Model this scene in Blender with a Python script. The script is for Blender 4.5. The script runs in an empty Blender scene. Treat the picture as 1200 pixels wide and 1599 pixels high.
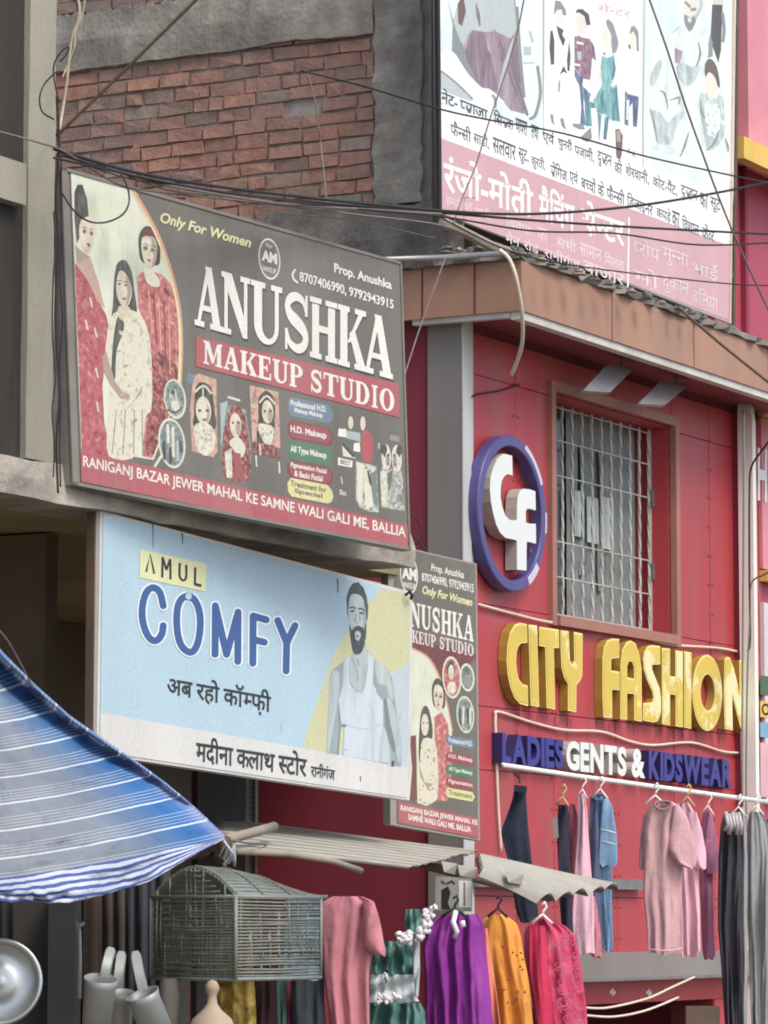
import bpy, math, random
from mathutils import Vector, Matrix, noise
from mathutils.geometry import tessellate_polygon
random.seed(7)
S = bpy.context.scene
COL = S.collection
# ------------------------------------------------------------------ camera, sky, sun, exposure
FPX = 5800.0; HOR = 1440.0; CX = 600.0; CY = 799.5
EYE = Vector((0, 0, 1.6))
PITCH = math.atan((HOR - CY) / FPX)
cd = bpy.data.cameras.new('camera'); cam = bpy.data.objects.new('camera', cd); COL.objects.link(cam)
cd.sensor_fit = 'HORIZONTAL'; cd.sensor_width = 36; cd.lens = 36 * FPX / 1200
cd.clip_start = .1; cd.clip_end = 3000
cam.location = EYE; cam.rotation_euler = (math.radians(90) + PITCH, 0, 0)
S.camera = cam
SUN_EL = math.radians(52); SUN_AZ = math.radians(140)      # azimuth measured clockwise from +Y (the view direction)
w = bpy.data.worlds.new('World'); S.world = w; w.use_nodes = True
nt = w.node_tree; bg = nt.nodes['Background']
sky = nt.nodes.new('ShaderNodeTexSky'); sky.sky_type = 'NISHITA'; sky.sun_disc = False
sky.sun_elevation = SUN_EL; sky.sun_rotation = SUN_AZ; sky.dust_density = 3; sky.air_density = .8; sky.ozone_density = .6
nt.links.new(sky.outputs[0], bg.inputs[0]); bg.inputs[1].default_value = .15
ld = bpy.data.lights.new('sun', 'SUN'); ld.energy = .95; ld.angle = math.radians(20); ld.color = (1, .985, .89)
sun = bpy.data.objects.new('sun', ld); COL.objects.link(sun)
sd = Vector((math.sin(SUN_AZ) * math.cos(SUN_EL), math.cos(SUN_AZ) * math.cos(SUN_EL), math.sin(SUN_EL)))
sun.rotation_euler = (-sd).to_track_quat('-Z', 'Y').to_euler(); sun.location = sd * 30
S.view_settings.view_transform = 'Standard'; S.view_settings.look = 'None'; S.view_settings.exposure = .74; S.view_settings.gamma = 1
S.cycles.filter_width = 1.9

# ------------------------------------------------------------------ geometry of the place
TH = math.radians(28)                                     # the street front runs away at this angle
F = Vector((math.sin(TH), math.cos(TH), 0)); W = Vector((math.cos(TH), -math.sin(TH), 0)); Z = Vector((0, 0, 1))
P0 = Vector((135 / FPX * 21, 21, 0))
ROT = cam.rotation_euler.to_matrix()
def ray(px, py): return (ROT @ Vector(((px - CX) / FPX, (CY - py) / FPX, -1)))
def at(px, py, d):
    r = ray(px, py); return EYE + r * (d / r.y)
class Plane:
    def __init__(s, p, n):
        s.p = Vector(p); s.n = Vector(n).normalized()
        if s.n.dot(EYE - s.p) < 0: s.n = -s.n
    def hit(s, px, py, off=0.0):
        r = ray(px, py); q = s.p + s.n * off
        return EYE + r * ((q - EYE).dot(s.n) / r.dot(s.n))
def plane3(a, b, c): return Plane(a, (b - a).cross(c - a))
FRONT = Plane(P0, W)                                      # shop front
def L(u, ww, z): return P0 + F * u + W * ww + Z * z
def fuz(px, py, ww=0):
    p = FRONT.hit(px, py, ww) - P0; return p.dot(F), p.z

def lin(c): return tuple(((x / 255) / 12.92 if x / 255 <= .04045 else ((x / 255 + .055) / 1.055) ** 2.4) for x in c)
# ------------------------------------------------------------------ materials
MATS = {}
def mat(name, rgb, rough=.75, var=.12, scale=5, dirt=0., dirtcol=(.16, .14, .12), streak=False, bump=0., bscale=60, metallic=0., spec=.3, k=1., fine=0., dscale=2.2, back=None, desat=.12, dlo=.45, dhi=.72):
    if name in MATS: return MATS[name]
    m = bpy.data.materials.new(name); m.use_nodes = True; MATS[name] = m
    n, l = m.node_tree.nodes, m.node_tree.links
    b = n['Principled BSDF']; b.inputs['Roughness'].default_value = rough; b.inputs['Metallic'].default_value = metallic
    b.inputs['Specular IOR Level'].default_value = spec
    col = lin(rgb); lum = .3 * col[0] + .55 * col[1] + .15 * col[2]; col = [min(.9, (x * (1 - desat) + lum * desat) * k + .006) for x in col]
    tc = n.new('ShaderNodeTexCoord'); mp = n.new('ShaderNodeMapping'); l.new(tc.outputs['Object'], mp.inputs[0])
    if streak: mp.inputs['Scale'].default_value = (1, 1, .12)
    no = n.new('ShaderNodeTexNoise'); no.inputs['Scale'].default_value = scale; no.inputs['Detail'].default_value = 6; l.new(mp.outputs[0], no.inputs[0])
    mr = n.new('ShaderNodeMapRange'); mr.inputs[1].default_value = .3; mr.inputs[2].default_value = .7
    mr.inputs[3].default_value = 1 - var; mr.inputs[4].default_value = 1 + var; l.new(no.outputs[0], mr.inputs[0])
    mx = n.new('ShaderNodeVectorMath'); mx.operation = 'SCALE'; mx.inputs[0].default_value = col; l.new(mr.outputs[0], mx.inputs['Scale'])
    out = mx.outputs[0]
    if fine:
        n2 = n.new('ShaderNodeTexNoise'); n2.inputs['Scale'].default_value = 90; n2.inputs['Detail'].default_value = 3; l.new(tc.outputs['Object'], n2.inputs[0])
        m2 = n.new('ShaderNodeMapRange'); m2.inputs[1].default_value = .3; m2.inputs[2].default_value = .7; m2.inputs[3].default_value = 1 - fine; m2.inputs[4].default_value = 1 + fine; l.new(n2.outputs[0], m2.inputs[0])
        x2 = n.new('ShaderNodeVectorMath'); x2.operation = 'SCALE'; l.new(out, x2.inputs[0]); l.new(m2.outputs[0], x2.inputs['Scale']); out = x2.outputs[0]
    if dirt:
        nd = n.new('ShaderNodeTexNoise'); nd.inputs['Scale'].default_value = dscale; nd.inputs['Detail'].default_value = 10; nd.inputs['Roughness'].default_value = .65; l.new(mp.outputs[0], nd.inputs[0])
        rd = n.new('ShaderNodeMapRange'); rd.inputs[1].default_value = dlo; rd.inputs[2].default_value = dhi; rd.inputs[3].default_value = 0; rd.inputs[4].default_value = dirt; l.new(nd.outputs[0], rd.inputs[0])
        mm = n.new('ShaderNodeMix'); mm.data_type = 'RGBA'; l.new(rd.outputs[0], mm.inputs[0]); l.new(out, mm.inputs[6]); mm.inputs[7].default_value = (*dirtcol, 1); out = mm.outputs[2]
    if back:
        gm = n.new('ShaderNodeNewGeometry'); mb_ = n.new('ShaderNodeMix'); mb_.data_type = 'RGBA'; l.new(gm.outputs['Backfacing'], mb_.inputs[0]); l.new(out, mb_.inputs[6]); mb_.inputs[7].default_value = (*lin(back), 1); out = mb_.outputs[2]
    l.new(out, b.inputs['Base Color'])
    if bump:
        nb = n.new('ShaderNodeTexNoise'); nb.inputs['Scale'].default_value = bscale; nb.inputs['Detail'].default_value = 6; l.new(mp.outputs[0], nb.inputs[0])
        bp = n.new('ShaderNodeBump'); bp.inputs['Strength'].default_value = bump; bp.inputs['Distance'].default_value = .01; l.new(nb.outputs[0], bp.inputs['Height']); l.new(bp.outputs[0], b.inputs['Normal'])
    return m
def brick_mat():
    m = bpy.data.materials.new('fired brick'); m.use_nodes = True; n, l = m.node_tree.nodes, m.node_tree.links
    b = n['Principled BSDF']; b.inputs['Roughness'].default_value = .9; b.inputs['Specular IOR Level'].default_value = .15
    g = n.new('ShaderNodeNewGeometry'); r = n.new('ShaderNodeValToRGB'); l.new(g.outputs['Random Per Island'], r.inputs[0])
    stops = [(0, (146, 122, 112)), (.2, (164, 126, 112)), (.45, (174, 128, 112)), (.7, (184, 140, 120)), (.88, (158, 128, 114)), (1, (166, 148, 134))]
    e = r.color_ramp.elements
    while len(e) < len(stops): e.new(.5)
    for q, (p, c) in zip(e, stops): q.position = p; q.color = (*lin(c), 1)
    tc = n.new('ShaderNodeTexCoord'); no = n.new('ShaderNodeTexNoise'); no.inputs['Scale'].default_value = 14; no.inputs['Detail'].default_value = 8; l.new(tc.outputs['Object'], no.inputs[0])
    mr = n.new('ShaderNodeMapRange'); mr.inputs[1].default_value = .3; mr.inputs[2].default_value = .7; mr.inputs[3].default_value = .75; mr.inputs[4].default_value = 1.2; l.new(no.outputs[0], mr.inputs[0])
    x = n.new('ShaderNodeVectorMath'); x.operation = 'SCALE'; l.new(r.outputs[0], x.inputs[0]); l.new(mr.outputs[0], x.inputs['Scale'])
    nd = n.new('ShaderNodeTexNoise'); nd.inputs['Scale'].default_value = 1.6; nd.inputs['Detail'].default_value = 9; l.new(tc.outputs['Object'], nd.inputs[0])
    rd = n.new('ShaderNodeMapRange'); rd.inputs[1].default_value = .40; rd.inputs[2].default_value = .68; rd.inputs[4].default_value = .82; l.new(nd.outputs[0], rd.inputs[0])
    mm = n.new('ShaderNodeMix'); mm.data_type = 'RGBA'; l.new(rd.outputs[0], mm.inputs[0]); l.new(x.outputs[0], mm.inputs[6]); mm.inputs[7].default_value = (.25, .205, .18, 1)
    l.new(mm.outputs[2], b.inputs['Base Color'])
    nb = n.new('ShaderNodeTexNoise'); nb.inputs['Scale'].default_value = 50; nb.inputs['Detail'].default_value = 8; l.new(tc.outputs['Object'], nb.inputs[0])
    bp = n.new('ShaderNodeBump'); bp.inputs['Strength'].default_value = .6; bp.inputs['Distance'].default_value = .012; l.new(nb.outputs[0], bp.inputs['Height']); l.new(bp.outputs[0], b.inputs['Normal'])
    return m
# ------------------------------------------------------------------ mesh builder
def pmx(name, cols, scale=30, detail=5, stretch=1., rough=.55):
    """printed photograph tones: a mottled mix of several inks"""
    m = bpy.data.materials.new('print photo ' + name); m.use_nodes = True; n, l = m.node_tree.nodes, m.node_tree.links; b = n['Principled BSDF']; b.inputs['Roughness'].default_value = rough; b.inputs['Specular IOR Level'].default_value = .3
    tc = n.new('ShaderNodeTexCoord'); mp = n.new('ShaderNodeMapping'); mp.inputs['Scale'].default_value = (1, 1, stretch); l.new(tc.outputs['Object'], mp.inputs[0])
    no = n.new('ShaderNodeTexNoise'); no.inputs['Scale'].default_value = scale; no.inputs['Detail'].default_value = detail; no.inputs['Roughness'].default_value = .62; l.new(mp.outputs[0], no.inputs[0])
    r = n.new('ShaderNodeValToRGB'); l.new(no.outputs[0], r.inputs[0]); e = r.color_ramp.elements
    while len(e) < len(cols): e.new(.5)
    for i, (q, c) in enumerate(zip(e, cols)):
        c = lin(c); lu = sum(c) / 3; q.position = .3 + .4 * i / max(1, len(cols) - 1); q.color = (*[x * .85 + lu * .15 + .006 for x in c], 1)
    l.new(r.outputs[0], b.inputs['Base Color']); return m
class MB:
    def __init__(s): s.v = []; s.f = []; s.m = []; s.mats = []; s.uv = {}
    def mi(s, m):
        if m not in s.mats: s.mats.append(m)
        return s.mats.index(m)
    def face(s, pts, m):
        i = len(s.v); s.v += [Vector(p) for p in pts]; s.f.append(tuple(range(i, i + len(pts)))); s.m.append(s.mi(m))
    def tris(s, vs, fs, m):
        i = len(s.v); s.v += [Vector(p) for p in vs]; k = s.mi(m)
        for f in fs: s.f.append(tuple(i + a for a in f)); s.m.append(k)
    def hexa(s, c8, m):
        i = len(s.v); s.v += [Vector(p) for p in c8]; k = s.mi(m)
        for f in ((0, 3, 2, 1), (4, 5, 6, 7), (0, 1, 5, 4), (1, 2, 6, 5), (2, 3, 7, 6), (3, 0, 4, 7)): s.f.append(tuple(i + a for a in f)); s.m.append(k)
    def box(s, u0, u1, w0, w1, z0, z1, m):              # in street-front coordinates
        s.hexa([L(u0, w0, z0), L(u1, w0, z0), L(u1, w1, z0), L(u0, w1, z0), L(u0, w0, z1), L(u1, w0, z1), L(u1, w1, z1), L(u0, w1, z1)], m)
    def slab(s, pts, off, m):                           # a polygon swept along a vector, closed
        tri = tess([pts]); n = len(pts); v = [Vector(p) for p in pts] + [Vector(p) + off for p in pts]
        fs = [t for t in tri] + [(t[2] + n, t[1] + n, t[0] + n) for t in tri] + [(i, (i + 1) % n, (i + 1) % n + n, i + n) for i in range(n)]
        s.tris(v, fs, m)
    def bar(s, a, b, x, y, m):                          # square bar from a to b with half vectors x and y
        s.hexa([a - x - y, a + x - y, a + x + y, a - x + y, b - x - y, b + x - y, b + x + y, b - x + y], m)
    def tube(s, pts, r, m, n=7, caps=True):
        pts = [Vector(p) for p in pts]; i0 = len(s.v); k = s.mi(m); N = len(pts); nx = None
        for i, p in enumerate(pts):
            t = (pts[min(i + 1, N - 1)] - pts[max(i - 1, 0)]).normalized()
            if nx is None: nx = t.orthogonal().normalized()
            else: nx = (nx - t * nx.dot(t)).normalized()
            ny = t.cross(nx); rr = r[i] if isinstance(r, (list, tuple)) else r
            for j in range(n):
                a = 2 * math.pi * j / n; s.v.append(p + nx * math.cos(a) * rr + ny * math.sin(a) * rr)
        for i in range(N - 1):
            for j in range(n):
                s.f.append((i0 + i * n + j, i0 + i * n + (j + 1) % n, i0 + (i + 1) * n + (j + 1) % n, i0 + (i + 1) * n + j)); s.m.append(k)
        if caps:
            s.f.append(tuple(i0 + j for j in reversed(range(n)))); s.m.append(k); s.f.append(tuple(i0 + (N - 1) * n + j for j in range(n))); s.m.append(k)
    def grid(s, rows, m, close=False):
        i0 = len(s.v); k = s.mi(m); nr = len(rows); nc = len(rows[0])
        for r in rows: s.v += [Vector(p) for p in r]
        for i in range(nr - 1):
            for j in range(nc if close else nc - 1):
                s.f.append((i0 + i * nc + j, i0 + i * nc + (j + 1) % nc, i0 + (i + 1) * nc + (j + 1) % nc, i0 + (i + 1) * nc + j)); s.m.append(k)
        return i0
    def lathe(s, base, axis, prof, m, n=28):
        axis = axis.normalized(); x = axis.orthogonal().normalized(); y = axis.cross(x)
        s.grid([[base + axis * h + (x * math.cos(2 * math.pi * j / n) + y * math.sin(2 * math.pi * j / n)) * r for j in range(n)] for r, h in prof], m, close=True)
    def build(s, name, parent=None, smooth=False, at_=None, thick=0):
        if parent is not None: o0 = parent['_loc'] if False else Vector(parent.matrix_basis.translation)
        else:
            lo = Vector((min(v.x for v in s.v), min(v.y for v in s.v), min(v.z for v in s.v))); hi = Vector((max(v.x for v in s.v), max(v.y for v in s.v), max(v.z for v in s.v)))
            o0 = Vector(((lo.x + hi.x) / 2, (lo.y + hi.y) / 2, lo.z))
        if parent is not None and parent.parent is not None: o0 = o0 + Vector(parent.parent.matrix_basis.translation)
        me = bpy.data.meshes.new(name); me.from_pydata([v - o0 for v in s.v], [], s.f)
        for m in s.mats: me.materials.append(m)
        me.polygons.foreach_set('material_index', s.m)
        if smooth: me.polygons.foreach_set('use_smooth', [True] * len(me.polygons))
        if s.uv:
            ul = me.uv_layers.new(name='UVMap')
            for lp in me.loops: ul.data[lp.index].uv = s.uv.get(lp.vertex_index, (0, 0))
        me.update(); o = bpy.data.objects.new(name, me); COL.objects.link(o)
        if parent is not None: o.parent = parent
        else: o.location = o0
        if thick:
            md = o.modifiers.new('thickness', 'SOLIDIFY'); md.thickness = thick; md.offset = 0
        return o
def tess(loops):
    vs = [[Vector((p[0], p[1], p[2] if len(p) > 2 else 0)) for p in lp] for lp in loops]
    return [tuple(t) for t in tessellate_polygon(vs)]
def tag(o, label, cat, group=None, kind=None):
    if label: o['label'] = label
    if cat: o['category'] = cat
    if group: o['group'] = group
    if kind: o['kind'] = kind
    return o
def thing(name, label, cat, loc, group=None):
    o = bpy.data.objects.new(name, None); o.empty_display_size = .2; COL.objects.link(o); o.location = loc
    return tag(o, label, cat, group)
# ------------------------------------------------------------------ drawing on a plane, traced in the plane
def cat(pts, n=5, closed=True):
    out = []; N = len(pts)
    rng = range(N) if closed else range(N - 1)
    for i in rng:
        g = (lambda k: pts[k % N]) if closed else (lambda k: pts[min(max(k, 0), N - 1)])
        p = [Vector(g(i + k)) for k in (-1, 0, 1, 2)]
        for j in range(n):
            t = j / n
            out.append(.5 * ((2 * p[1]) + (p[2] - p[0]) * t + (2 * p[0] - 5 * p[1] + 4 * p[2] - p[3]) * t * t + (3 * p[1] - p[0] - 3 * p[2] + p[3]) * t ** 3))
    if not closed: out.append(Vector(pts[-1]))
    return out
def inpx(z, sc, ox, oy): return [(ox + x / sc, oy + y / sc) for x, y in z]
class Art:
    """flat print layers on a plane; each layer sits a fraction of a millimetre above the last"""
    def __init__(s, plane, base=.003, step=.0001): s.pl = plane; s.b = base; s.o = base; s.st = step; s.mb = MB(); s.lv = []
    def level(s, pts):
        xs = [p[0] for p in pts]; ys = [p[1] for p in pts]; bx = (min(xs), min(ys), max(xs), max(ys)); lv = 0
        for (q, l_) in s.lv:
            if q[0] < bx[2] and q[2] > bx[0] and q[1] < bx[3] and q[3] > bx[1]: lv = max(lv, l_)
        s.lv.append((bx, lv + 1)); s.o = max(s.o, s.b + s.st * (lv + 1)); return s.b + s.st * (lv + 1)
    def poly(s, pts, m, holes=(), smooth=0, depth=0):
        if smooth: pts = [tuple(p) for p in cat([Vector((x, y)) for x, y in pts], smooth)]
        loops = [list(pts)] + [list(h) for h in holes]
        tri = tess(loops); flat = [p for lp in loops for p in lp]
        of = s.level(flat)
        s.mb.tris([s.pl.hit(x, y, of) for x, y in flat], tri, m)
    def ell(s, cx, cy, a, b, m, shear=0, n=28, ring=0):
        P = lambda q: [(cx + (a * q) * math.cos(2 * math.pi * i / n), cy + (b * q) * math.sin(2 * math.pi * i / n) + shear * (a * q) * math.cos(2 * math.pi * i / n)) for i in range(n)]
        s.poly(P(1), m, holes=[P(1 - ring)] if ring else ())
    def stroke(s, pts, wd, m, smooth=0, cap=True):
        s.poly(strokepoly(pts, wd, smooth, cap), m)
    def dabs(s, region, mats, n, size, seed=1, ang=None):
        r = random.Random(seed); xs = [p[0] for p in region]; ys = [p[1] for p in region]
        def inside(x, y):
            c = False
            for i in range(len(region)):
                (x0, y0), (x1, y1) = region[i - 1], region[i]
                if (y0 > y) != (y1 > y) and x < (x1 - x0) * (y - y0) / (y1 - y0) + x0: c = not c
            return c
        k = 0; tr = 0
        while k < n and tr < n * 30:
            tr += 1; x = r.uniform(min(xs), max(xs)); y = r.uniform(min(ys), max(ys))
            if not inside(x, y): continue
            k += 1; a_ = r.uniform(0, 3.14) if ang is None else ang + r.uniform(-.25, .25); w_ = size * r.uniform(.5, 1.3); h_ = w_ * r.uniform(.25, .6); ca, sa = math.cos(a_), math.sin(a_); N = 7
            s.poly([(x + ca * math.cos(t) * w_ * r.uniform(.7, 1.1) - sa * math.sin(t) * h_, y + sa * math.cos(t) * w_ + ca * math.sin(t) * h_ * r.uniform(.7, 1.2)) for t in [6.283 * q / N for q in range(N)]], r.choice(mats))
    def text(s, txt, q, m, bold=0., shear=0., deva=False, serif=False):
        """q: top-left, top-right, bottom-right, bottom-left of the lettering's box"""
        vs, fs = serif_mesh(txt) if serif else (deva_mesh(txt, bold) if deva else text_mesh(txt, bold, shear))
        of = s.level(q)
        x0 = min(v[0] for v in vs); x1 = max(v[0] for v in vs); y0 = min(v[1] for v in vs); y1 = max(v[1] for v in vs)
        out = []
        for v in vs:
            a = (v[0] - x0) / (x1 - x0); b = (v[1] - y0) / (y1 - y0)
            X = (q[3][0] * (1 - a) + q[2][0] * a) * (1 - b) + (q[0][0] * (1 - a) + q[1][0] * a) * b
            Y = (q[3][1] * (1 - a) + q[2][1] * a) * (1 - b) + (q[0][1] * (1 - a) + q[1][1] * a) * b
            out.append(s.pl.hit(X, Y, of + (v[2] * .6 if len(v) > 2 else 0)))
        s.mb.tris(out, fs, m)
def strokepoly(pts, wd, smooth=0, cap=True):
    P = [Vector(p) for p in pts]
    if smooth: P = cat(P, smooth, closed=False)
    n = len(P); Lf, Rt = [], []
    for i, p in enumerate(P):
        t = (P[min(i + 1, n - 1)] - P[max(i - 1, 0)]).normalized(); nn = Vector((-t.y, t.x))
        f = i / (n - 1); ww = wd if not isinstance(wd, (list, tuple)) else (wd[0] * (1 - f) + wd[-1] * f if len(wd) < 3 else (wd[0] * (1 - 2 * f) + wd[1] * 2 * f if f < .5 else wd[1] * (2 - 2 * f) + wd[2] * (2 * f - 1)))
        Lf.append(p + nn * ww / 2); Rt.append(p - nn * ww / 2)
    def capf(p, t, ww):
        nn = Vector((-t.y, t.x)); return [p + (nn * math.cos(a) + t * math.sin(a)) * ww / 2 for a in [math.pi * k / 6 for k in range(1, 6)]]
    w0 = (Lf[0] - Rt[0]).length; w1 = (Lf[-1] - Rt[-1]).length
    c1 = capf(P[-1], (P[-1] - P[-2]).normalized(), w1) if cap else []; c0 = capf(P[0], (P[0] - P[1]).normalized(), w0) if cap else []
    return [tuple(q) for q in Lf + c1 + Rt[::-1] + c0]
_TC = {}
def text_mesh(txt, bold=0., shear=0.):
    key = (txt, bold, shear)
    if key in _TC: return _TC[key]
    c = bpy.data.curves.new('lettering', 'FONT'); c.body = txt; c.offset = bold; c.shear = shear; c.resolution_u = 4
    o = bpy.data.objects.new('lettering', c)
    me = bpy.data.meshes.new_from_object(o)
    r = ([(v.co.x, v.co.y) for v in me.vertices], [tuple(p.vertices) for p in me.polygons])
    bpy.data.objects.remove(o); bpy.data.meshes.remove(me); bpy.data.curves.remove(c)
    _TC[key] = r; return r
def clip_right(vs, fs, xm):
    nv, nf = [], []
    for f in fs:
        P = [vs[i] for i in f]; out = []
        for i in range(len(P)):
            a, b = P[i], P[(i + 1) % len(P)]
            if a[0] <= xm: out.append(a)
            if (a[0] <= xm) != (b[0] <= xm):
                t = (xm - a[0]) / (b[0] - a[0]); out.append((xm, a[1] + (b[1] - a[1]) * t))
        if len(out) > 2: nf.append(tuple(range(len(nv), len(nv) + len(out)))); nv += out
    return nv, nf
def deva_mesh(txt, bold=0.):
    """Devanagari with half consonants before a virama; vowel sign i is typed before its consonant"""
    V, Fc = [], []; x = 0.
    for wd in txt.split(' '):
        ch = list(wd)
        for i in range(len(ch)):
            if ch[i] == '\u093f' and i: ch[i - 1], ch[i] = ch[i], ch[i - 1]
        wd = ''.join(ch)
        parts = wd.split('\u094d')
        for k, p in enumerate(parts):
            segs = [(p, False)] if k == len(parts) - 1 else ([(p[:-1], False)] if len(p) > 1 else []) + [(p[-1], True)]
            for sg, half in segs:
                vs, fs = text_mesh(sg, bold)
                if not vs: continue
                x0 = min(v[0] for v in vs); x1 = max(v[0] for v in vs); adv = x1
                if half: adv = x1 - (.1 if sg in 'कफ' else .205); vs, fs = clip_right(vs, fs, adv)
                i = len(V); V += [(v[0] + x, v[1]) for v in vs]; Fc += [tuple(a + i for a in f) for f in fs]; x += adv - .012
        x += .24
    return V, Fc
def arc(cx, cy, rx, ry, a0, a1, n=12): return [(cx + rx * math.cos(math.radians(a0 + (a1 - a0) * i / n)), cy + ry * math.sin(math.radians(a0 + (a1 - a0) * i / n))) for i in range(n + 1)]
R_ = lambda x0, y0, x1, y1: [(x0, y0), (x1, y0), (x1, y1), (x0, y1)]
SG = {
 'A': [[(.1, .08), (.22, .08), (.52, .84), (.44, 1)], [(.38, 1), (.62, 1), (.94, .08), (.66, .08), (.45, .82)], R_(.24, .27, .72, .36), R_(0, 0, .36, .09), R_(.56, 0, 1, .09)],
 'N': [R_(.1, .05, .22, .95), [(.06, 1), (.36, 1), (.9, .16), (.9, 0), (.74, 0), (.1, .86)], R_(.78, .05, .9, .95), R_(0, 0, .34, .09), R_(.66, .91, 1, 1), R_(0, .91, .2, 1)],
 'U': [R_(.1, .29, .36, .95), R_(.76, .29, .89, .95), arc(.495, .3, .395, .3, 180, 360) + arc(.56, .3, .2, .2, 360, 180), R_(0, .91, .46, 1), R_(.64, .91, 1, 1)],
 'S': [strokepoly([(.84, .72), (.74, .88), (.5, .94), (.26, .87), (.17, .74), (.27, .6), (.5, .51), (.74, .4), (.83, .26), (.73, .12), (.5, .06), (.25, .13), (.14, .3)], [.1, .25, .1], 4, False), [(.8, .64), (.9, .64), (.9, 1), (.82, 1)], [(.08, 0), (.16, 0), (.18, .36), (.08, .36)]],
 'H': [R_(.08, .05, .34, .95), R_(.66, .05, .92, .95), R_(.3, .45, .7, .56), R_(0, 0, .43, .09), R_(.57, 0, 1, .09), R_(0, .91, .43, 1), R_(.57, .91, 1, 1)],
 'K': [R_(.08, .05, .34, .95), [(.33, .4), (.44, .42), (.9, .93), (.74, .93)], [(.4, .56), (.58, .66), (.98, .06), (.68, .06)], R_(0, 0, .42, .09), R_(0, .91, .42, 1), R_(.6, .91, 1, 1), R_(.58, 0, 1.02, .09)],
 'M': [R_(.08, .05, .18, .95), R_(.72, .05, .93, .95), [(.08, 1), (.3, 1), (.56, .3), (.5, .1), (.42, .1), (.1, .9)], [(.46, .1), (.54, .1), (.76, .8), (.72, .95)], R_(0, 0, .28, .09), R_(.63, 0, 1, .09), R_(0, .91, .2, 1), R_(.8, .91, 1, 1)],
 'E': [R_(.1, .05, .4, .95), R_(0, .9, .9, 1), R_(0, 0, .94, .1), R_(.38, .46, .7, .55), R_(.82, .72, .92, 1), R_(.86, 0, .97, .3), R_(.62, .36, .71, .66)],
 'P': [R_(.1, .05, .38, .95), R_(0, 0, .5, .09), R_(0, .91, .5, 1), arc(.48, .72, .47, .28, -90, 90) + arc(.48, .72, .18, .19, 90, -90), R_(.36, .91, .5, 1), R_(.36, .44, .5, .53)],
 'T': [R_(.36, .05, .64, .95), R_(0, .9, 1, 1), R_(0, .7, .09, 1), R_(.91, .7, 1, 1), R_(.24, 0, .76, .09)],
 'D': [R_(.1, .05, .36, .95), R_(0, 0, .5, .09), R_(0, .91, .5, 1), arc(.46, .5, .52, .5, -90, 90) + arc(.46, .5, .24, .41, 90, -90)],
 'I': [R_(.3, .05, .7, .95), R_(.1, 0, .9, .09), R_(.1, .91, .9, 1)],
 'O': [arc(.5, .5, .5, .5, 0, 360, 24) + arc(.5, .5, .23, .42, 360, 0, 24)],
}
SW = {'I': .5, 'M': 1.15, 'E': .82, 'P': .85, 'S': .8, 'K': 1.0}
def serif_mesh(txt):
    V, Fc = [], []; x = 0
    for ch in txt:
        if ch == ' ': x += .45; continue
        sw = SW.get(ch, .95)
        for k, p in enumerate(SG[ch]):
            t = tess([p]); i = len(V); V += [(x + px * sw, py, .00004 * k) for px, py in p]; Fc += [tuple(a + i for a in q) for q in t]
        x += sw + .08
    return V, Fc
def lquad(x0, x1, top, bot):
    """box between two sloping lines given as (x, y, slope)"""
    f = lambda ln, x: ln[1] + ln[2] * (x - ln[0])
    return [(x0, f(top, x0)), (x1, f(top, x1)), (x1, f(bot, x1)), (x0, f(bot, x0))]
# ------------------------------------------------------------------ palette
M = lambda *a, **k: mat(*a, **k)
m_red = M('red panel', (178, 58, 66), .42, .12, 2.2, dirt=.42, dirtcol=(.30, .15, .14), streak=True, spec=.4, dscale=3, desat=.04, fine=.04)
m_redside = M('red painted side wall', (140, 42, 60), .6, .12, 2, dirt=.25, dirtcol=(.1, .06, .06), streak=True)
m_seam = M('panel joint', (116, 44, 50), .8, .1, 5)
m_grey = M('grey pilaster panel', (138, 132, 126), .6, .08, 3, dirt=.25, streak=True)
m_pale = M('pale pilaster cladding', (196, 200, 196), .5, .06, 3, dirt=.3, streak=True)
m_fascia = M('brown fascia panel', (172, 128, 102), .5, .09, 3, dirt=.35, dirtcol=(.30, .20, .15), streak=True, dscale=2.5)
m_trim = M('white trim', (205, 200, 192), .5, .08, 6, dirt=.4, streak=False)
m_soffit = M('soffit panel', (140, 62, 72), .5, .1, 3)
m_conc = M('weathered concrete', (164, 157, 143), .95, .25, 5, dirt=.7, dirtcol=(.13, .118, .10), bump=.8, bscale=30, fine=.12)
m_dconc = M('blackened concrete', (124, 119, 112), .95, .3, 5, dirt=.8, dirtcol=(.06, .057, .054), bump=.8, bscale=25, fine=.2)
m_cream = M('cream plaster', (156, 152, 134), .85, .12, 3, dirt=.7, dirtcol=(.17, .155, .12), fine=.08, bump=.4, streak=True)
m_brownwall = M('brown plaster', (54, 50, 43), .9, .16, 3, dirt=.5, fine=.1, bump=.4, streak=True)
m_mortar = M('mortar', (158, 148, 138), .95, .2, 8, dirt=.5, dirtcol=(.14, .12, .11), bump=.6, bscale=50)
m_brick = brick_mat()
m_in = M('dark interior plaster', (112, 100, 82), .9, .2, 2, dirt=.4)
m_ceil = M('ceiling plaster', (150, 138, 100), .9, .15, 2, dirt=.3)
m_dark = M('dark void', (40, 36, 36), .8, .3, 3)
m_steel = M('dull steel', (150, 150, 148), .45, .1, 8, dirt=.3, metallic=.6)
m_rust = M('brown steel', (100, 82, 68), .7, .2, 10, dirt=.4, dirtcol=(.09, .05, .03))
m_black = M('black cable', (44, 42, 42), .6, .15, 9)
m_grime = M('grey cable', (120, 112, 104), .7, .15, 9)
m_ccable = M('cream conduit', (226, 214, 190), .5, .06, 9, dirt=.2)
m_frame = M('window frame brown', (168, 112, 96), .5, .1, 5, dirt=.25)
m_grille = M('painted grille', (188, 190, 182), .5, .12, 12, dirt=.5, dirtcol=(.2, .13, .09))
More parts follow.
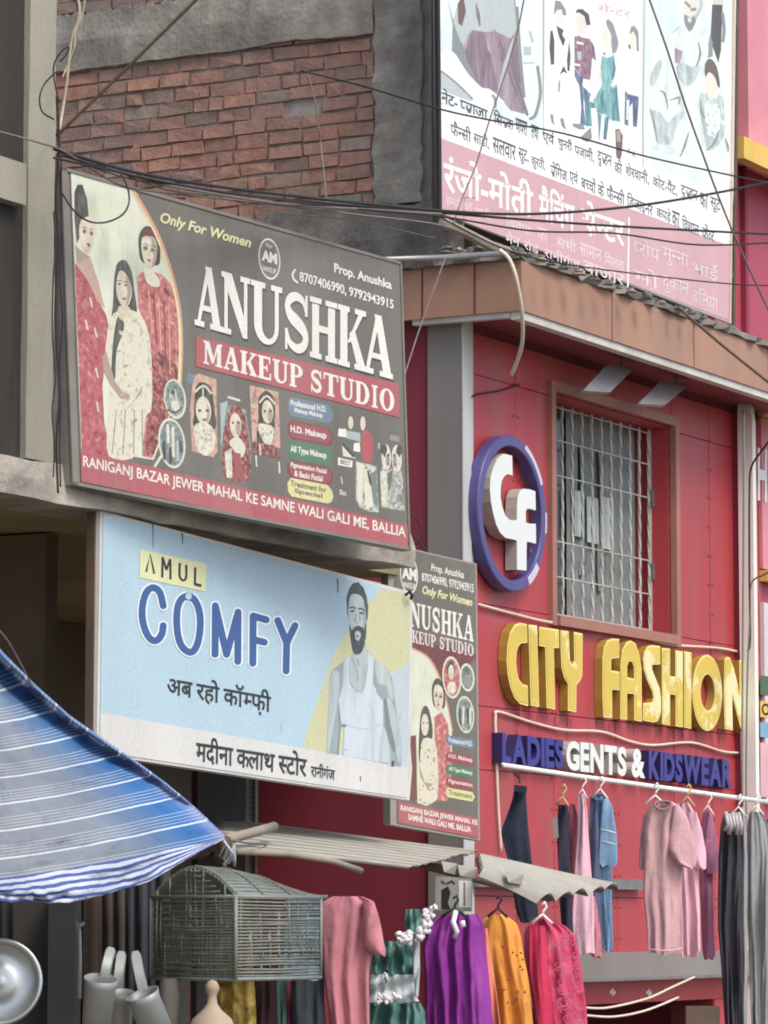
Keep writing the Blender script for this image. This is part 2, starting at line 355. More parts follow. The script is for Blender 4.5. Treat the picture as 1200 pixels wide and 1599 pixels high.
m_glass = M('dark glass', (44, 50, 52), .12, .2, 3, spec=.6)
m_curt = M('pale curtain', (124, 134, 132), .8, .08, 2)
m_road = M('asphalt', (62, 60, 58), .95, .15, 3, bump=.3)
m_ground = M('dusty ground', (150, 138, 120), .95, .15, .8, bump=.3)
m_white = M('white plastic', (236, 236, 230), .45, .04, 6, dirt=.12)
m_yel = M('yellow board', (232, 190, 62), .5, .06, 4, dirt=.2)

U = lambda px, ww=0., py=1000: fuz(px, py, ww)[0]
ZP = lambda px, py, ww=0.: fuz(px, py, ww)[1]
us = U(718); ue = U(1165); uR = U(1186) - .1
SIDE = Plane(L(us, 0, 0), F)
def sw(px, py): p = SIDE.hit(px, py) - P0; return p.dot(W), p.z
# ------------------------------------------------------------------ ground and street
b = MB(); b.face([(-600, -300, 0), (600, -300, 0), (600, 1500, 0), (-600, 1500, 0)], m_ground); tag(b.build('ground'), None, None, kind='structure')
b = MB(); b.face([L(-60, 3.2, .004), L(60, 3.2, .004), L(60, 12, .004), L(-60, 12, .004)], m_road); tag(b.build('road'), None, None, kind='structure')
# ------------------------------------------------------------------ the red clothes shop
shop = thing('shop_building', 'red clothes shop with brown canopy, barred window and bare brick upper side wall', 'building', L(us, 0, 0))
wc = .45; uc = U(815, wc, 450); zb = ZP(820, 486, wc); zt = ZP(815, 405, wc); UE = ue + 1.6
wu0, wu1 = U(864), U(1052); wz0, wz1 = ZP(868, 962), ZP(866, 612)
zopen = ZP(1000, 1566)
b = MB()
g = .012
b.box(us + .1, wu0, -.3, -g, zopen, zb, m_seam); b.box(wu1, ue + .3, -.3, -g, zopen, zb, m_seam); b.box(us + .1, U(806), -.3, -g, 0, zopen, m_seam); b.box(U(1110), ue + .3, -.3, -g, 0, zopen, m_seam)
b.box(wu0, wu1, -.3, -g, zopen, wz0, m_seam); b.box(wu0, wu1, -.3, -g, wz1, zb, m_seam)
b.box(wu0, wu1, -.32, -.28, wz0, wz1, m_dark)
us_ = [U(735), U(806), wu0, (wu0 + wu1) / 2, wu1, U(1110), U(1150), ue + .3]
zs_ = [zb - .05, ZP(1060, 676), wz0, ZP(800, 1108), ZP(800, 1206), ZP(800, 1400), zopen, 0]
rr = random.Random(3)
for i in range(len(us_) - 1):
    for j in range(len(zs_) - 1):
        u0, u1, z1, z0 = us_[i], us_[i + 1], zs_[j], zs_[j + 1]
        if i in (2, 3) and z1 <= wz1 + .001 and z0 >= wz0 - .001: continue
        if i in (2, 3) and j == 0: z0 = wz1
        if i in (2, 3) and j == 1: continue
        if j == 6 and i in (1, 2, 3, 4): continue
        h = .0025; d = rr.uniform(-.002, .003)
        b.box(u0 + h, u1 - h, -g + .001, d, z0 + h, z1 - h, m_red)
b.build('wall', shop)
b = MB(); rs = random.Random(77)                             # drip stains below the letters and the window
for k in range(46):
    px = rs.uniform(800, 1140); py = (1112 + (px - 800) * .1) if k % 3 else (1003 + (px - 900) * .16); u, z = fuz(px, py, .0); w_ = rs.uniform(.004, .014); hh = rs.uniform(.05, .2)
    b.face([L(u, .0042 + k * .00003, z), L(u + w_, .0042 + k * .00003, z), L(u + w_ * .7, .0042 + k * .00003, z - hh), L(u + w_ * .4, .0042 + k * .00003, z - hh)], M('drip stain', (158, 62, 68), .6, .1, 4))
b.build('drip_stain', shop)['kind'] = 'stuff'
b = MB()                                                     # rivet heads along the panel joints
for u in us_[1:-1]:
    for k in range(26):
        z = zopen + .2 + k * .19
        if z < zb - .1 and not (wu0 - .02 < u < wu1 + .02 and wz0 - .1 < z < wz1 + .1):
            for s_ in (-.03, .03): c_ = L(u + s_, .003, z); b.bar(c_, c_ + W * .003, F * .005, Z * .005, m_seam)
b.build('rivet_row', shop)['kind'] = 'stuff'
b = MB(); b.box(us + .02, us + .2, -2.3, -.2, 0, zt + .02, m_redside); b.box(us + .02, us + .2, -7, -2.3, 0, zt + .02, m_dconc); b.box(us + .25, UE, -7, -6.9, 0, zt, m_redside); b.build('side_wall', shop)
b = MB(); b.box(us, us + .1, -.2, .02, 0, zb - .001, m_grey); b.box(us + .1, U(735) + .02, -.2, .012, 0, zb - .001, m_pale)
b.box(us - .004, us + .1, .02, .028, 0, zb - .01, m_pale); b.build('pilaster', shop)
# canopy
b = MB()
b.box(uc, UE, wc - .03, wc, zb, zt, m_fascia); b.box(uc, uc + .03, -1.6, wc - .03, zb, zt, m_fascia)
for px in (660, 742): 
    ww = (Plane(L(uc, 0, 0), F).hit(px, 440) - P0).dot(W); b.box(uc - .003, uc, ww - .005, ww + .005, zb, zt, m_seam)
for k in range(1, 6):
    u = uc + k * 1.22; b.box(u - .004, u + .004, wc, wc + .002, zb, zt, m_seam)
b.build('fascia', shop)
b = MB(); b.box(uc + .015, UE, wc - .075, wc - .012, zb - .045, zb - .001, m_trim); b.box(uc + .015, uc + .07, -.25, wc - .08, zb - .03, zb - .001, m_trim); b.build('trim', shop)
b = MB(); b.box(uc + .03, UE, -.3, wc - .035, zb + .001, zb + .02, m_soffit); b.build('soffit', shop)
b = MB(); r2 = random.Random(5)                             # rough concrete roof slab of the canopy
n = 46
def rough_slab(b, u0, u1, w0, w1, z0, z1, m, n=40, amp=.02):
    rowsT = []; r = random.Random(int(u0 * 100) & 255)
    e0 = [r.uniform(-amp, amp) for _ in range(n + 1)]; e1 = [r.uniform(-amp, amp) * .6 for _ in range(n + 1)]; e2 = [r.uniform(-amp, amp) for _ in range(n + 1)]
    P = []
    for i in range(n + 1):
        u = u0 + (u1 - u0) * i / n
        P.append([L(u, w0, z0), L(u, w1 + e0[i], z0 + e1[i] * .4), L(u, w1 + e2[i], z1 + e1[i]), L(u, w0, z1)])
    b.grid(P, m, close=True); b.face(P[0], m); b.face(P[-1][::-1], m)
rough_slab(b, uc - .03, UE, -.25, wc + .015, zt + .001, zt + .05, m_dconc, 60, .03)
P = []
for i in range(41):                                        # side strip of the slab, ragged
    ww = -1.9 + (wc + 1.9) * i / 40; P.append([L(us + .2, ww, zt + .05), L(uc - .03 + r2.uniform(-.03, .02), ww, zt + .002), L(uc - .05 + r2.uniform(-.03, .03), ww, zt + .05 + r2.uniform(-.012, .012)), L(us + .2, ww, zt + .075)])
b.grid(P, m_dconc, close=True); b.face(P[0], m_dconc); b.face(P[-1], m_dconc)
b.build('roof_slab', shop)
# upper storey: brick side wall, concrete column and beam
wA, _ = sw(585, 250); wB, _ = sw(672, 250); zbeam0 = sw(350, 80)[1]; zbeam1 = sw(130, 22)[1]; zbr = sw(430, 338)[1]; ztop = zbeam1 + 2.2
b = MB(); b.box(us + .019, us + .25, -6, wB, zbr, ztop, m_mortar)
rb = random.Random(11)
def jbox(u0, u1, w0, w1, z0, z1, m):
    j = lambda: rb.uniform(-.006, .006)
    c = [(u0, w0, z0), (u1, w0, z0), (u1, w1, z0), (u0, w1, z0), (u0, w0, z1), (u1, w0, z1), (u1, w1, z1), (u0, w1, z1)]
    b.hexa([L(a + j(), q + j(), e + j()) for a, q, e in c], m)
ch = .084; 
def courses(z0, z1, w0, w1):
    z = z0; k = 0
    while z < z1:
        ww = w0 - rb.uniform(0, .22)
        while ww < w1:
            ln = rb.choice((.2, .215, .225, .235, .235, .11)) + rb.uniform(-.012, .012)
            if rb.random() > .012:
                jt = rb.uniform(.003, .016); a = max(ww + jt, w0); e = min(ww + ln, w1)
                if e - a > .03: jbox(us + rb.uniform(-.004, .010), us + .1, a, e, z + rb.uniform(.006, .016), min(z + ch - rb.uniform(-.002, .007), z1 + .02), m_brick if rb.random() > .025 else m_mortar)
            ww += ln + rb.uniform(0, .012)
        z += ch; k += 1
courses(zbr, zbeam0, wA - 3.2, wA - .01); courses(zbr, ztop, wB - .33 + .33, wB + .0); courses(zbeam1, ztop, wA - 3.2, wA - .01)
courses(zbr, zbeam0 + .3, wB - .001, wB)
b.build('brick_wall', shop)
b = MB()
rows = []
for i in range(60):                                         # rough cast column
    z = zbr + (ztop - zbr) * i / 59; r = []
    for a, q in ((.1, wA), (-.012, wA), (-.02, (wA * 2 + wB) / 3), (-.02, (wA + wB * 2) / 3), (-.012, wB - .05), (.1, wB - .05)):
        r.append(L(us + a + rb.uniform(-.008, .008), q + rb.uniform(-.012, .012), z))
    rows.append(r)
b.grid(rows, m_conc); b.build('column', shop, smooth=False)
b = MB(); rows = []
for i in range(220):
    ww = -6 + (wA + 6) * i / 219; r = []
    for a, q in ((.1, zbeam0 + .01), (-.02, zbeam0 + .035 * noise.noise(Vector((ww * 2.2, 1, 0))) + .012 * noise.noise(Vector((ww * 9, 3, 0)))), (-.03, (zbeam0 + zbeam1) / 2), (-.02, zbeam1 + rb.uniform(-.01, .02)), (.1, zbeam1)):
        r.append(L(us + a + .016 * noise.noise(Vector((ww * 3, q * 6, 2))) + .006 * noise.noise(Vector((ww * 11, q * 20, 5))), ww, q))
    rows.append(r)
b.grid(rows, m_conc); b.build('beam', shop)
b = MB(); rows = []
for i in range(70):
    ww = -6 + (wB + .25 + 6) * i / 69; r = []
    for a, q in ((.1, zt + .04), (-.06, zt + .05), (-.07 + rb.uniform(-.03, .01), (zt + zbr) / 2), (-.05, zbr + rb.uniform(-.03, .03)), (.1, zbr + .02)):
        r.append(L(us + a + rb.uniform(-.012, .012), ww, q + rb.uniform(-.008, .008)))
    rows.append(r)
b.grid(rows, m_dconc); b.build('floor_slab', shop)
b = MB(); b.box(us + .26, UE, -.6, -.3, zt + .05, ztop, m_dconc); b.box(us + .26, UE, -7, -.6, ztop - .2, ztop, m_conc); b.build('upper_wall', shop)
# right-hand pilaster and pale column
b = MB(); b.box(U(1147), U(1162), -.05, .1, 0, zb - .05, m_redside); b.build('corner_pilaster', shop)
b = MB()
uq = U(1179, .155); pr = []
rowz = [(0, 0), (ZP(1175, 660, .1), 0), (ZP(1175, 640, .1), .012), (ZP(1175, 632, .1), .035), (ZP(1175, 630, .1), .07)]
rows = []
for z, s_ in rowz: rows.append([L(uq + s_ * .4, .05, z), L(uq + s_ * .5, .155 - s_, z), L(uq + .045, .16 - s_, z), L(uq + .05, .05, z)])
m_col = M('white column', (232, 236, 226), .5, .05, 3, dirt=.25, streak=True)
b.grid(rows, m_col, close=True); b.face(rows[-1], m_col); b.build('column', shop)
# window
win = MB(); t = .06; pf = .03
win.box(wu0 - t, wu0, -.02, pf, wz0 - t, wz1 + t, m_frame); win.box(wu1, wu1 + t, -.02, pf, wz0 - t, wz1 + t, m_frame)
win.box(wu0, wu1, -.02, pf, wz1, wz1 + t, m_frame); win.box(wu0, wu1, -.02, pf + .02, wz0 - t, wz0, m_frame)
wino = win.build('window', shop)
b = MB(); b.box(wu1 - .012, wu1 - .001, -.27, -.021, wz0, wz1, m_red); b.box(wu0 + .001, wu0 + .012, -.27, -.021, wz0, wz1, m_red)
b.box(wu0 + .012, wu1 - .012, -.27, -.021, wz1 - .012, wz1 - .001, m_red); b.box(wu0 + .012, wu1 - .012, -.27, -.021, wz0 + .001, wz0 + .012, m_red); b.build('reveal', wino)
b = MB(); b.box(wu0 + .012, wu1 - .012, -.26, -.25, wz0 + .012, wz1 - .012, m_glass); b.build('pane', wino)
b = MB(); H = wz1 - wz0
ua, za = fuz(884, 662, -.235); ub, zb_ = fuz(992, 968, -.235); rows = []
for i in range(9): rows.append([L(ua + (ub - ua) * j / 60, -.235 + .012 * math.sin(j * .95) + .005 * noise.noise(Vector((j * .3, i * .4, 0))), wz0 + .03 + (H - .05) * i / 8) for j in range(61)])
b.grid(rows, m_curt)
def gp(px, py): return fuz(px, py, -.2)
for x0, x1, y0, y1 in ((908, 921, 690, 900), (938, 951, 700, 925)):
    ua, za = gp(x0, y0); ub, zb_ = gp(x1, y1)
    rows = []
    for i in range(7): rows.append([L(ua + (ub - ua) * j / 6, -.215 + .012 * math.sin(j * 1.9 + i), za + (zb_ - za) * i / 6) for j in range(7)])
    b.grid(rows, m_curt)
for x0, x1, y0, y1 in ((897, 912, 765, 840), (916, 934, 775, 850), (940, 958, 775, 860)):
    ua, za = gp(x0, y0); ub, zb_ = gp(x1, y1); b.box(ua, ub, -.2, -.195, zb_, za, M('pale strip', (178, 188, 186)))
b.build('curtain', wino)
b = MB(); wg = -.15; g0 = wu0 + .03; g1 = wu1 - .03
nb_ = 13
for k in range(nb_):
    u = g0 + (g1 - g0) * k / (nb_ - 1); hw = .0075
    pts = []
    for i in range(36):
        z = wz0 + .02 + (H - .04) * i / 35; pts.append(z)
    rows = []
    for i, z in enumerate(pts):                               # twisted square bar
        a = i * .5 + k; rows.append([L(u + hw * 1.35 * math.cos(a + q * math.pi / 2), wg + hw * 1.35 * math.sin(a + q * math.pi / 2), z) for q in range(4)])
    b.grid(rows, m_grille, close=True)
for zf in (.03, .2, .36, .66, .82, .97):
    z = wz0 + H * zf; b.box(g0 - .02, g1 + .02, wg - .006, wg + .006, z - .0035, z + .0035, m_grille)
b.box(g0 - .025, g0 - .01, wg - .012, wg + .012, wz0 + .012, wz1 - .012, m_grille); b.box(g1 + .008, g1 + .022, wg - .012, wg + .012, wz0 + .012, wz1 - .012, m_grille)
for zf in (.27, .62): b.box(g1 + .0, g1 + .03, wg + .012, wg + .03, wz0 + H * zf, wz0 + H * (zf + .08), m_steel)
b.build('grille', wino)
# lower front: channel, shutter box, red band, dark opening
b = MB(); b.box(U(745, .05), U(1004, .05), 0.004, .06, ZP(900, 1388, .05), ZP(900, 1372, .05), m_steel); b.build('channel', shop)
b = MB(); z1 = ZP(1000, 1487, .12); z0 = ZP(1000, 1531, .12); b.box(U(800), U(1150), .004, .12, z0, z1, m_grey); b.box(U(800), U(1150), .12, .135, z0, z0 + .02, m_steel); b.build('shutter_box', shop)
for px, py in ((953, 1550), (1010, 1551)):
    b = MB()
    u, z = fuz(px, py, .006)
    for dx, dz in ((0, 0), (.03, .01), (.055, -.004), (.03, -.012)): b.box(u + dx, u + dx + .022, .004, .0065 + dx * .01, z + dz - .008, z + dz + .012, m_white)
    b.build('band_lettering', shop)
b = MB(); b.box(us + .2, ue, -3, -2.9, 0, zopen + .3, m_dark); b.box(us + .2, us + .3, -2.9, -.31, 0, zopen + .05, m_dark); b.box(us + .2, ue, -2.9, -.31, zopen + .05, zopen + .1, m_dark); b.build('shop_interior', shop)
# floodlights under the canopy
for i, (q, lab) in enumerate((([(945, 570), (988, 576), (948, 616), (906, 613)], 'flat grey floodlight under the brown canopy, the one nearer the round emblem'), ([(1028, 598), (1075, 602), (1034, 636), (992, 634)], 'flat grey floodlight under the brown canopy, the one above the window top right corner'))):
    c = [FRONT.hit(*q[0], .2), FRONT.hit(*q[1], .2), FRONT.hit(*q[2], .3), FRONT.hit(*q[3], .3)]
    lt = thing('floodlight', lab, 'floodlight', c[3], 'floodlights under the canopy')
    nrm = (c[1] - c[0]).cross(c[3] - c[0]).normalized(); nrm *= (1 if nrm.z > 0 else -1)
    b = MB(); b.slab(c, nrm * .025, m_steel); b.build('housing', lt)
    ins = [c[k] + (sum(c, Vector()) / 4 - c[k]) * .16 - nrm * .002 for k in range(4)]
    b = MB(); b.slab(ins, -nrm * .003, M('floodlight lens', (232, 218, 190), .8, .05)); b.build('lens', lt)
    b = MB(); top = (c[0] + c[1]) / 2 + nrm * .03; b.bar(top, Vector((top.x, top.y, zb)), F * .012, W * .006, m_steel); b.build('bracket', lt)
# ------------------------------------------------------------------ left building
WL = 1.0
lb = thing('corner_building', 'unfinished plaster and concrete building with cream pilaster behind the tilted signs at left', 'building', L(U(78, WL), WL, 0))
up = U(79, WL); zq1 = ZP(75, 722, WL); zq0 = ZP(75, 784, WL); ur = U(642, WL); ztl = ztop + 1
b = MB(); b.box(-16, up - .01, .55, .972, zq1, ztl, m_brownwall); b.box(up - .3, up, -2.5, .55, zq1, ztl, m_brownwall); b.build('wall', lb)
b = MB()
rows = []
for i in range(30):
    z = zq1 + (ztl - zq1) * i / 29; j = lambda: rb.uniform(-.004, .004)
    rows.append([L(up - .2 + j(), .9, z), L(up - .2 + j(), WL + j(), z), L(up + j(), WL + j(), z), L(up + j(), .9, z)])
b.grid(rows, m_cream, close=True); b.build('pilaster', lb)
b = MB(); rows = []
for i in range(80):                                           # beam with broken plaster
    u = -16 + (ur + 16) * i / 79; j = lambda a=.008: rb.uniform(-a, a)
    rows.append([L(u, .7, zq0), L(u, WL + .02 + j(), zq0 + j()), L(u, WL + .02 + j(.012), (zq0 + zq1) / 2), L(u, WL + j(), zq1 + j(.02)), L(u, .7, zq1)])
b.grid(rows, m_conc, close=True); b.face(rows[-1], m_conc); b.build('beam', lb)
b = MB(); b.box(-16, U(630, .7), -.3, .7, zq0 + .012, zq1 - .01, m_ceil); b.box(-16, us - .01, -2.5, -.3, zq0 + .014, zq1 - .012, m_ceil); b.build('ceiling_slab', lb)
b = MB(); b.box(-16, us - .1, -2.6, -2.4, 0, zq0 + .01, m_in); b.box(U(60, .2) - .1, U(60, .2), -2.4, .3, 0, zq0, m_in); b.build('interior_wall', lb)
b = MB(); z = ZP(5, 262, .9)
b.box(U(-40, .95), U(8, .95), .973, 1.03, ZP(5, 320, .95), z, m_cream); b.build('ledge', lb)
for px, ww in ((385, .3), (250, .1)): b = MB(); b.box(U(px, ww), U(px, ww) + .12, ww - .1, ww, 0, zq0, m_conc); b.build('post', lb)
b = MB(); b.box(U(140, .95), U(152, .95), .93, .97, 0, zq0, m_rust); b.build('post', lb)
# panels standing in the porch under the white sign
for (x0, x1, y0, y1, ww, c, nm) in ((214, 300, 1175, 1330, .35, (96, 92, 86), 'grey'), (310, 400, 1190, 1330, .3, (58, 54, 54), 'dark')):
    b = MB(); b.box(U(x0, ww), U(x1, ww), ww - .03, ww, .2, ZP(x0, y0, ww), M(nm + ' shutter sheet', c, .7, .12, 4, dirt=.3)); o = b.build('board'); tag(o, nm + ' upright board in the dark porch under the pale blue sign', 'board')
# ------------------------------------------------------------------ neighbour on the right
nb = thing('neighbour_building', 'magenta and red shop building at the right edge beyond the pale column', 'building', L(uR + .1, 0, 0))
m_mag = M('magenta panel', (180, 62, 86), .45, .08, 2, dirt=.15, streak=True); m_pink = M('pink panel', (222, 138, 150), .5, .08, 2, dirt=.12)
m_dmag = M('dark magenta panel', (140, 36, 62), .5, .1, 2)
b = MB(); b.box(uR + .1, uR + 9, -4, -.02, 0, zt - .02, m_mag); b.build('wall', nb)
u0 = U(1120, -.25)
b = MB(); b.box(u0, uR + 6, -3, -.24, zt + .06, ztop + 1, m_mag); b.box(U(1163, -.24), U(1163, -.24) + .05, -.24, -.2, zt + .06, ztop, m_dmag); b.build('upper_wall', nb)
b = MB(); z0 = ZP(1150, 215, .1); b.box(U(1146, -.2), uR + 6, -.23, -.05, z0, ztop + 1, m_pink); b.build('overhang', nb)
b = MB(); b.box(U(1171, .05), uR + 6, -.04, .05, ZP(1171, 250, .05), ZP(1171, 216, .05), m_yel); b.box(uR + .12, uR + 6, .0, .05, ZP(1195, 650, .05), ZP(1195, 628, .05), m_yel); b.box(uR + .12, uR + 6, 0, .06, ZP(1190, 905, .06), ZP(1190, 888, .06), m_yel); b.build('yellow_band', nb)
PN = .03
ns = thing('shop_sign', 'red and white shop board beyond the pale column, cut by the right edge', 'sign', L(uR + .3, 0, ZP(1195, 1250, PN)))
b = MB(); b.box(uR + .12, uR + 3, 0, PN, ZP(1190, 1250, PN), ZP(1190, 940, PN), M('white sign face', (214, 208, 210), .5, .05, dirt=.2)); b.box(uR + .12, uR + 3, 0.001, PN - .004, ZP(1190, 887, PN) , ZP(1190, 652, PN), m_pink); b.build('board', ns)
a = Art(Plane(L(0, PN, 0), W), .002)
mg = M('sign green', (80, 110, 80)); mb = M('sign blue', (120, 170, 200)); mm = M('sign magenta', (190, 60, 110))
a.text('HO', [(1184, 698), (1218, 706), (1218, 790), (1184, 782)], m_white, .03)
a.mb.build('print', ns); a = Art(Plane(L(0, PN, 0), W), .002); a.poly([(1188, 1055), (1260, 1062), (1260, 1092), (1188, 1085)], mg);
a.poly([(1188, 1095), (1260, 1100), (1260, 1125), (1188, 1120)], m_yel)
a.text('O', [(1190, 1098), (1203, 1099), (1203, 1118), (1190, 1117)], M('ink black', (40, 38, 40)), .03)
a.poly([(1188, 1128), (1260, 1132), (1260, 1155), (1188, 1151)], mb); a.poly([(1188, 1160), (1260, 1164), (1260, 1245), (1188, 1245)], M('sign pale pink', (220, 170, 180)))
a.mb.build('print', ns)
# ------------------------------------------------------------------ printed signs
def pm(name, rgb, **k):                                       # sun-faded, dusty print
    kw = dict(rough=.55, var=.08, scale=3, dirt=.3, dirtcol=(.34, .32, .29), streak=True, spec=.3, fine=.09, desat=.2); kw.update(k)
    return mat('print ' + name, rgb, **kw)
p_grey = pm('slate', (108, 105, 96)); p_red = pm('red', (176, 84, 88)); p_dred = pm('deep red', (158, 70, 76)); p_wht = pm('off white', (222, 220, 208)); p_crm = pm('cream', (208, 206, 182))
p_bg = pm('pale backdrop', (200, 206, 180), var=.12, dirtcol=(.3, .32, .25)); p_skin = pm('skin', (206, 196, 170)); p_skin2 = pm('tan skin', (172, 150, 124)); p_hair = pm('hair', (78, 78, 74)); p_org = pm('orange line', (212, 150, 120)); p_lem = pm('pale yellow', (222, 216, 150))
p_rose = pm('rose', (190, 104, 102)); p_blu = pm('pill blue', (104, 128, 150)); p_grn = pm('pill green', (74, 124, 92)); p_pyl = pm('pill yellow', (212, 206, 128)); p_sky = pm('light blue', (160, 176, 176)); p_wine = pm('wine', (120, 66, 66)); p_peach = pm('peach', (196, 160, 136)); p_mid = pm('mid grey', (142, 140, 130)); p_teal = pm('grey teal', (116, 130, 124)); p_gold = pm('ochre', (160, 140, 96))
x_bg = pmx('backdrop', [(178, 186, 160), (206, 212, 186), (216, 220, 198)], 9, 6, .4); x_red = pmx('red brocade', [(128, 58, 62), (170, 84, 86), (182, 96, 96), (204, 150, 136)], 34); x_rose = pmx('rose brocade', [(120, 70, 68), (182, 98, 96), (196, 124, 116), (214, 180, 156)], 40)
x_sari = pmx('cream floral', [(158, 152, 128), (196, 192, 166), (212, 210, 188), (206, 198, 166), (220, 218, 202)], 30); x_skin = pmx('skin', [(188, 174, 150), (208, 198, 172), (218, 212, 190)], 12, 3); x_hair = pmx('hair', [(56, 58, 56), (84, 86, 80), (112, 112, 102)], 40, 4, .3); x_peach = pmx('portrait ground', [(150, 116, 100), (196, 158, 136), (206, 178, 154)], 30)
x_teal = pmx('teal ground', [(82, 98, 96), (120, 136, 130), (178, 190, 182)], 40); x_wine = pmx('wine cloth', [(76, 44, 46), (124, 66, 66), (160, 98, 90), (196, 160, 130)], 50); x_grey = pmx('grey photo', [(92, 94, 88), (146, 146, 134), (190, 192, 180), (212, 214, 200)], 48); x_crm = pmx('cream cloth', [(168, 164, 140), (206, 204, 180), (222, 220, 204)], 50)
def face_art(a, cx, cy, w_, h_, hair=None, skin=None, sk=.25):
    """a small printed face: hair mass, face oval, brows, eyes, lips"""
    hair = hair or x_hair; skin = skin or x_skin
    P = lambda x, y: (cx + x * w_, cy + y * h_ + sk * x * w_)
    a.poly([P(-.62, .1), P(-.6, -.45), P(-.2, -.82), P(.3, -.75), P(.62, -.35), P(.66, .3), P(.4, .5), P(-.4, .5)], hair, smooth=3)
    a.poly([P(-.46, 0), P(-.38, -.42), P(0, -.55), P(.4, -.4), P(.48, 0), P(.36, .42), P(.06, .68), P(-.3, .45)], skin, smooth=3)
    a.poly([P(.12, -.45), P(.4, -.38), P(.48, 0), P(.36, .42), P(.1, .64), P(.26, .2)], p_skin2 if w_ > 20 else skin, smooth=2); a.ell(cx - .12 * w_, cy - .28 * h_, w_ * .2, h_ * .12, p_crm)
    for s in (-1, 1):
        a.ell(cx + s * .22 * w_, cy - .03 * h_ + sk * s * .22 * w_, w_ * .17, h_ * .1, p_skin2); a.poly([P(s * .22 - .13, -.03), P(s * .22, -.09), P(s * .22 + .13, -.03), P(s * .22, .03)], hair); a.stroke([P(s * .22 - .15, -.15), P(s * .22, -.2), P(s * .22 + .15, -.15)], w_ * .05, hair)
    a.stroke([P(.02, .0), P(-.03, .2), P(.04, .22)], w_ * .03, p_skin2); a.poly([P(-.13, .36), P(0, .32), P(.14, .36), P(0, .43)], p_dred)
def board_thing(name, label, cat_, corners, plane, th, m_face, m_edge, inset=None):
    base = (corners[2] + corners[3]) / 2
    t = thing(name, label, cat_, base)
    b = MB(); b.slab(corners, -plane.n * th, m_edge); b.build('frame', t)
    return t
# ---- the big tilted grey sign
AN = plane3(at(95, 262, 15.4), at(625, 410, 17.5), at(115, 755, 15.4))
cor = [AN.hit(*p) for p in ((94, 260), (626, 409), (640, 860), (112, 757))]
an = thing('shop_sign', 'large tilted slate grey makeup studio sign with bridal photos and red address strip', 'sign', (cor[2] + cor[3]) / 2)
m_sf = M('sign frame', (128, 124, 114), .6, .12, 6, dirt=.5)
b = MB(); b.slab(cor, -AN.n * .05, m_sf)
for p, q in ((0, 1), (1, 2), (2, 3), (3, 0)):
    d = (cor[q] - cor[p]).normalized(); c = (cor[0] + cor[2]) / 2; inn = d.cross(AN.n); inn = inn if inn.dot(c - cor[p]) > 0 else -inn
    wd = .014 if (p, q) != (3, 0) else .036
    b.bar(cor[p] + inn * wd / 2 + d * .0, cor[q] + inn * wd / 2, inn * wd / 2, AN.n * .008, m_sf)
b.build('frame', an)
a = Art(AN)
a.poly([(109, 267), (624, 411), (637, 857), (126, 752)], p_grey)
# bridal picture
a.poly([(111, 268), (196, 291), (212, 300), (228, 332), (247, 368), (262, 407), (275, 452), (283, 492), (284, 540), (282, 600), (262, 660), (240, 718), (127, 700)], x_bg)
a.poly([(117, 411), (130, 424), (143, 446), (154, 470), (166, 492), (172, 520), (166, 560), (160, 600), (163, 660), (175, 715), (128, 708)], x_red); a.dabs([(118, 415), (150, 470), (164, 500), (160, 600), (165, 705), (130, 700)], [p_red, x_red, p_rose, x_rose], 40, 6, 2, 1.3)
a.poly([(214, 432), (222, 424), (240, 424), (256, 430), (270, 448), (281, 490), (283, 540), (282, 598), (262, 655), (238, 716), (222, 712), (232, 600), (230, 520), (216, 480)], x_rose)
a.poly([(236, 560), (252, 545), (276, 570), (280, 610), (258, 660), (240, 710), (226, 712), (232, 640)], x_wine); a.dabs([(222, 430), (250, 430), (280, 490), (282, 600), (258, 660), (240, 700), (230, 600), (232, 520)], [x_rose, p_rose, x_wine, x_red], 50, 7, 3, .9)
a.poly([(116, 300), (121, 288), (129, 288), (136, 310), (139, 342), (130, 350), (124, 372), (120, 380), (116, 340)], x_hair)       # first bride's tall hair
a.poly([(126, 345), (140, 338), (147, 352), (147, 370), (143, 388), (136, 396), (128, 388), (124, 368)], x_skin, smooth=3)
for x, y in ((132, 361), (143, 364)): a.ell(x, y, 3.2, 4.2, p_skin2); a.ell(x, y, 1.9, 2.4, p_hair); a.stroke([(x - 3, y - 6), (x + 2.5, y - 6.5)], 1.3, p_hair)
a.poly([(135, 380), (139, 379), (142, 383), (138, 386)], p_dred); a.poly([(117, 382), (128, 392), (140, 400), (146, 416), (120, 412)], p_skin2); a.poly([(118, 412), (140, 402), (154, 440), (164, 482), (152, 470), (136, 436)], p_peach)
for x, y in ((141, 465), (134, 500), (148, 512), (150, 575), (151, 628)): a.stroke([(x, y), (x + 3, y + 14)], 2.4, p_crm)
face_art(a, 233, 390, 26, 44); a.poly([(219, 372), (228, 356), (240, 358), (246, 376), (240, 370), (228, 368)], p_wine); a.poly([(226, 420), (240, 424), (250, 440), (246, 448), (230, 442)], p_crm, smooth=3)
for k in range(5): a.stroke([(232 + k * 8, 452 + k * 6), (238 + k * 7, 520 + k * 16)], 2, p_wine if k % 2 else p_org)
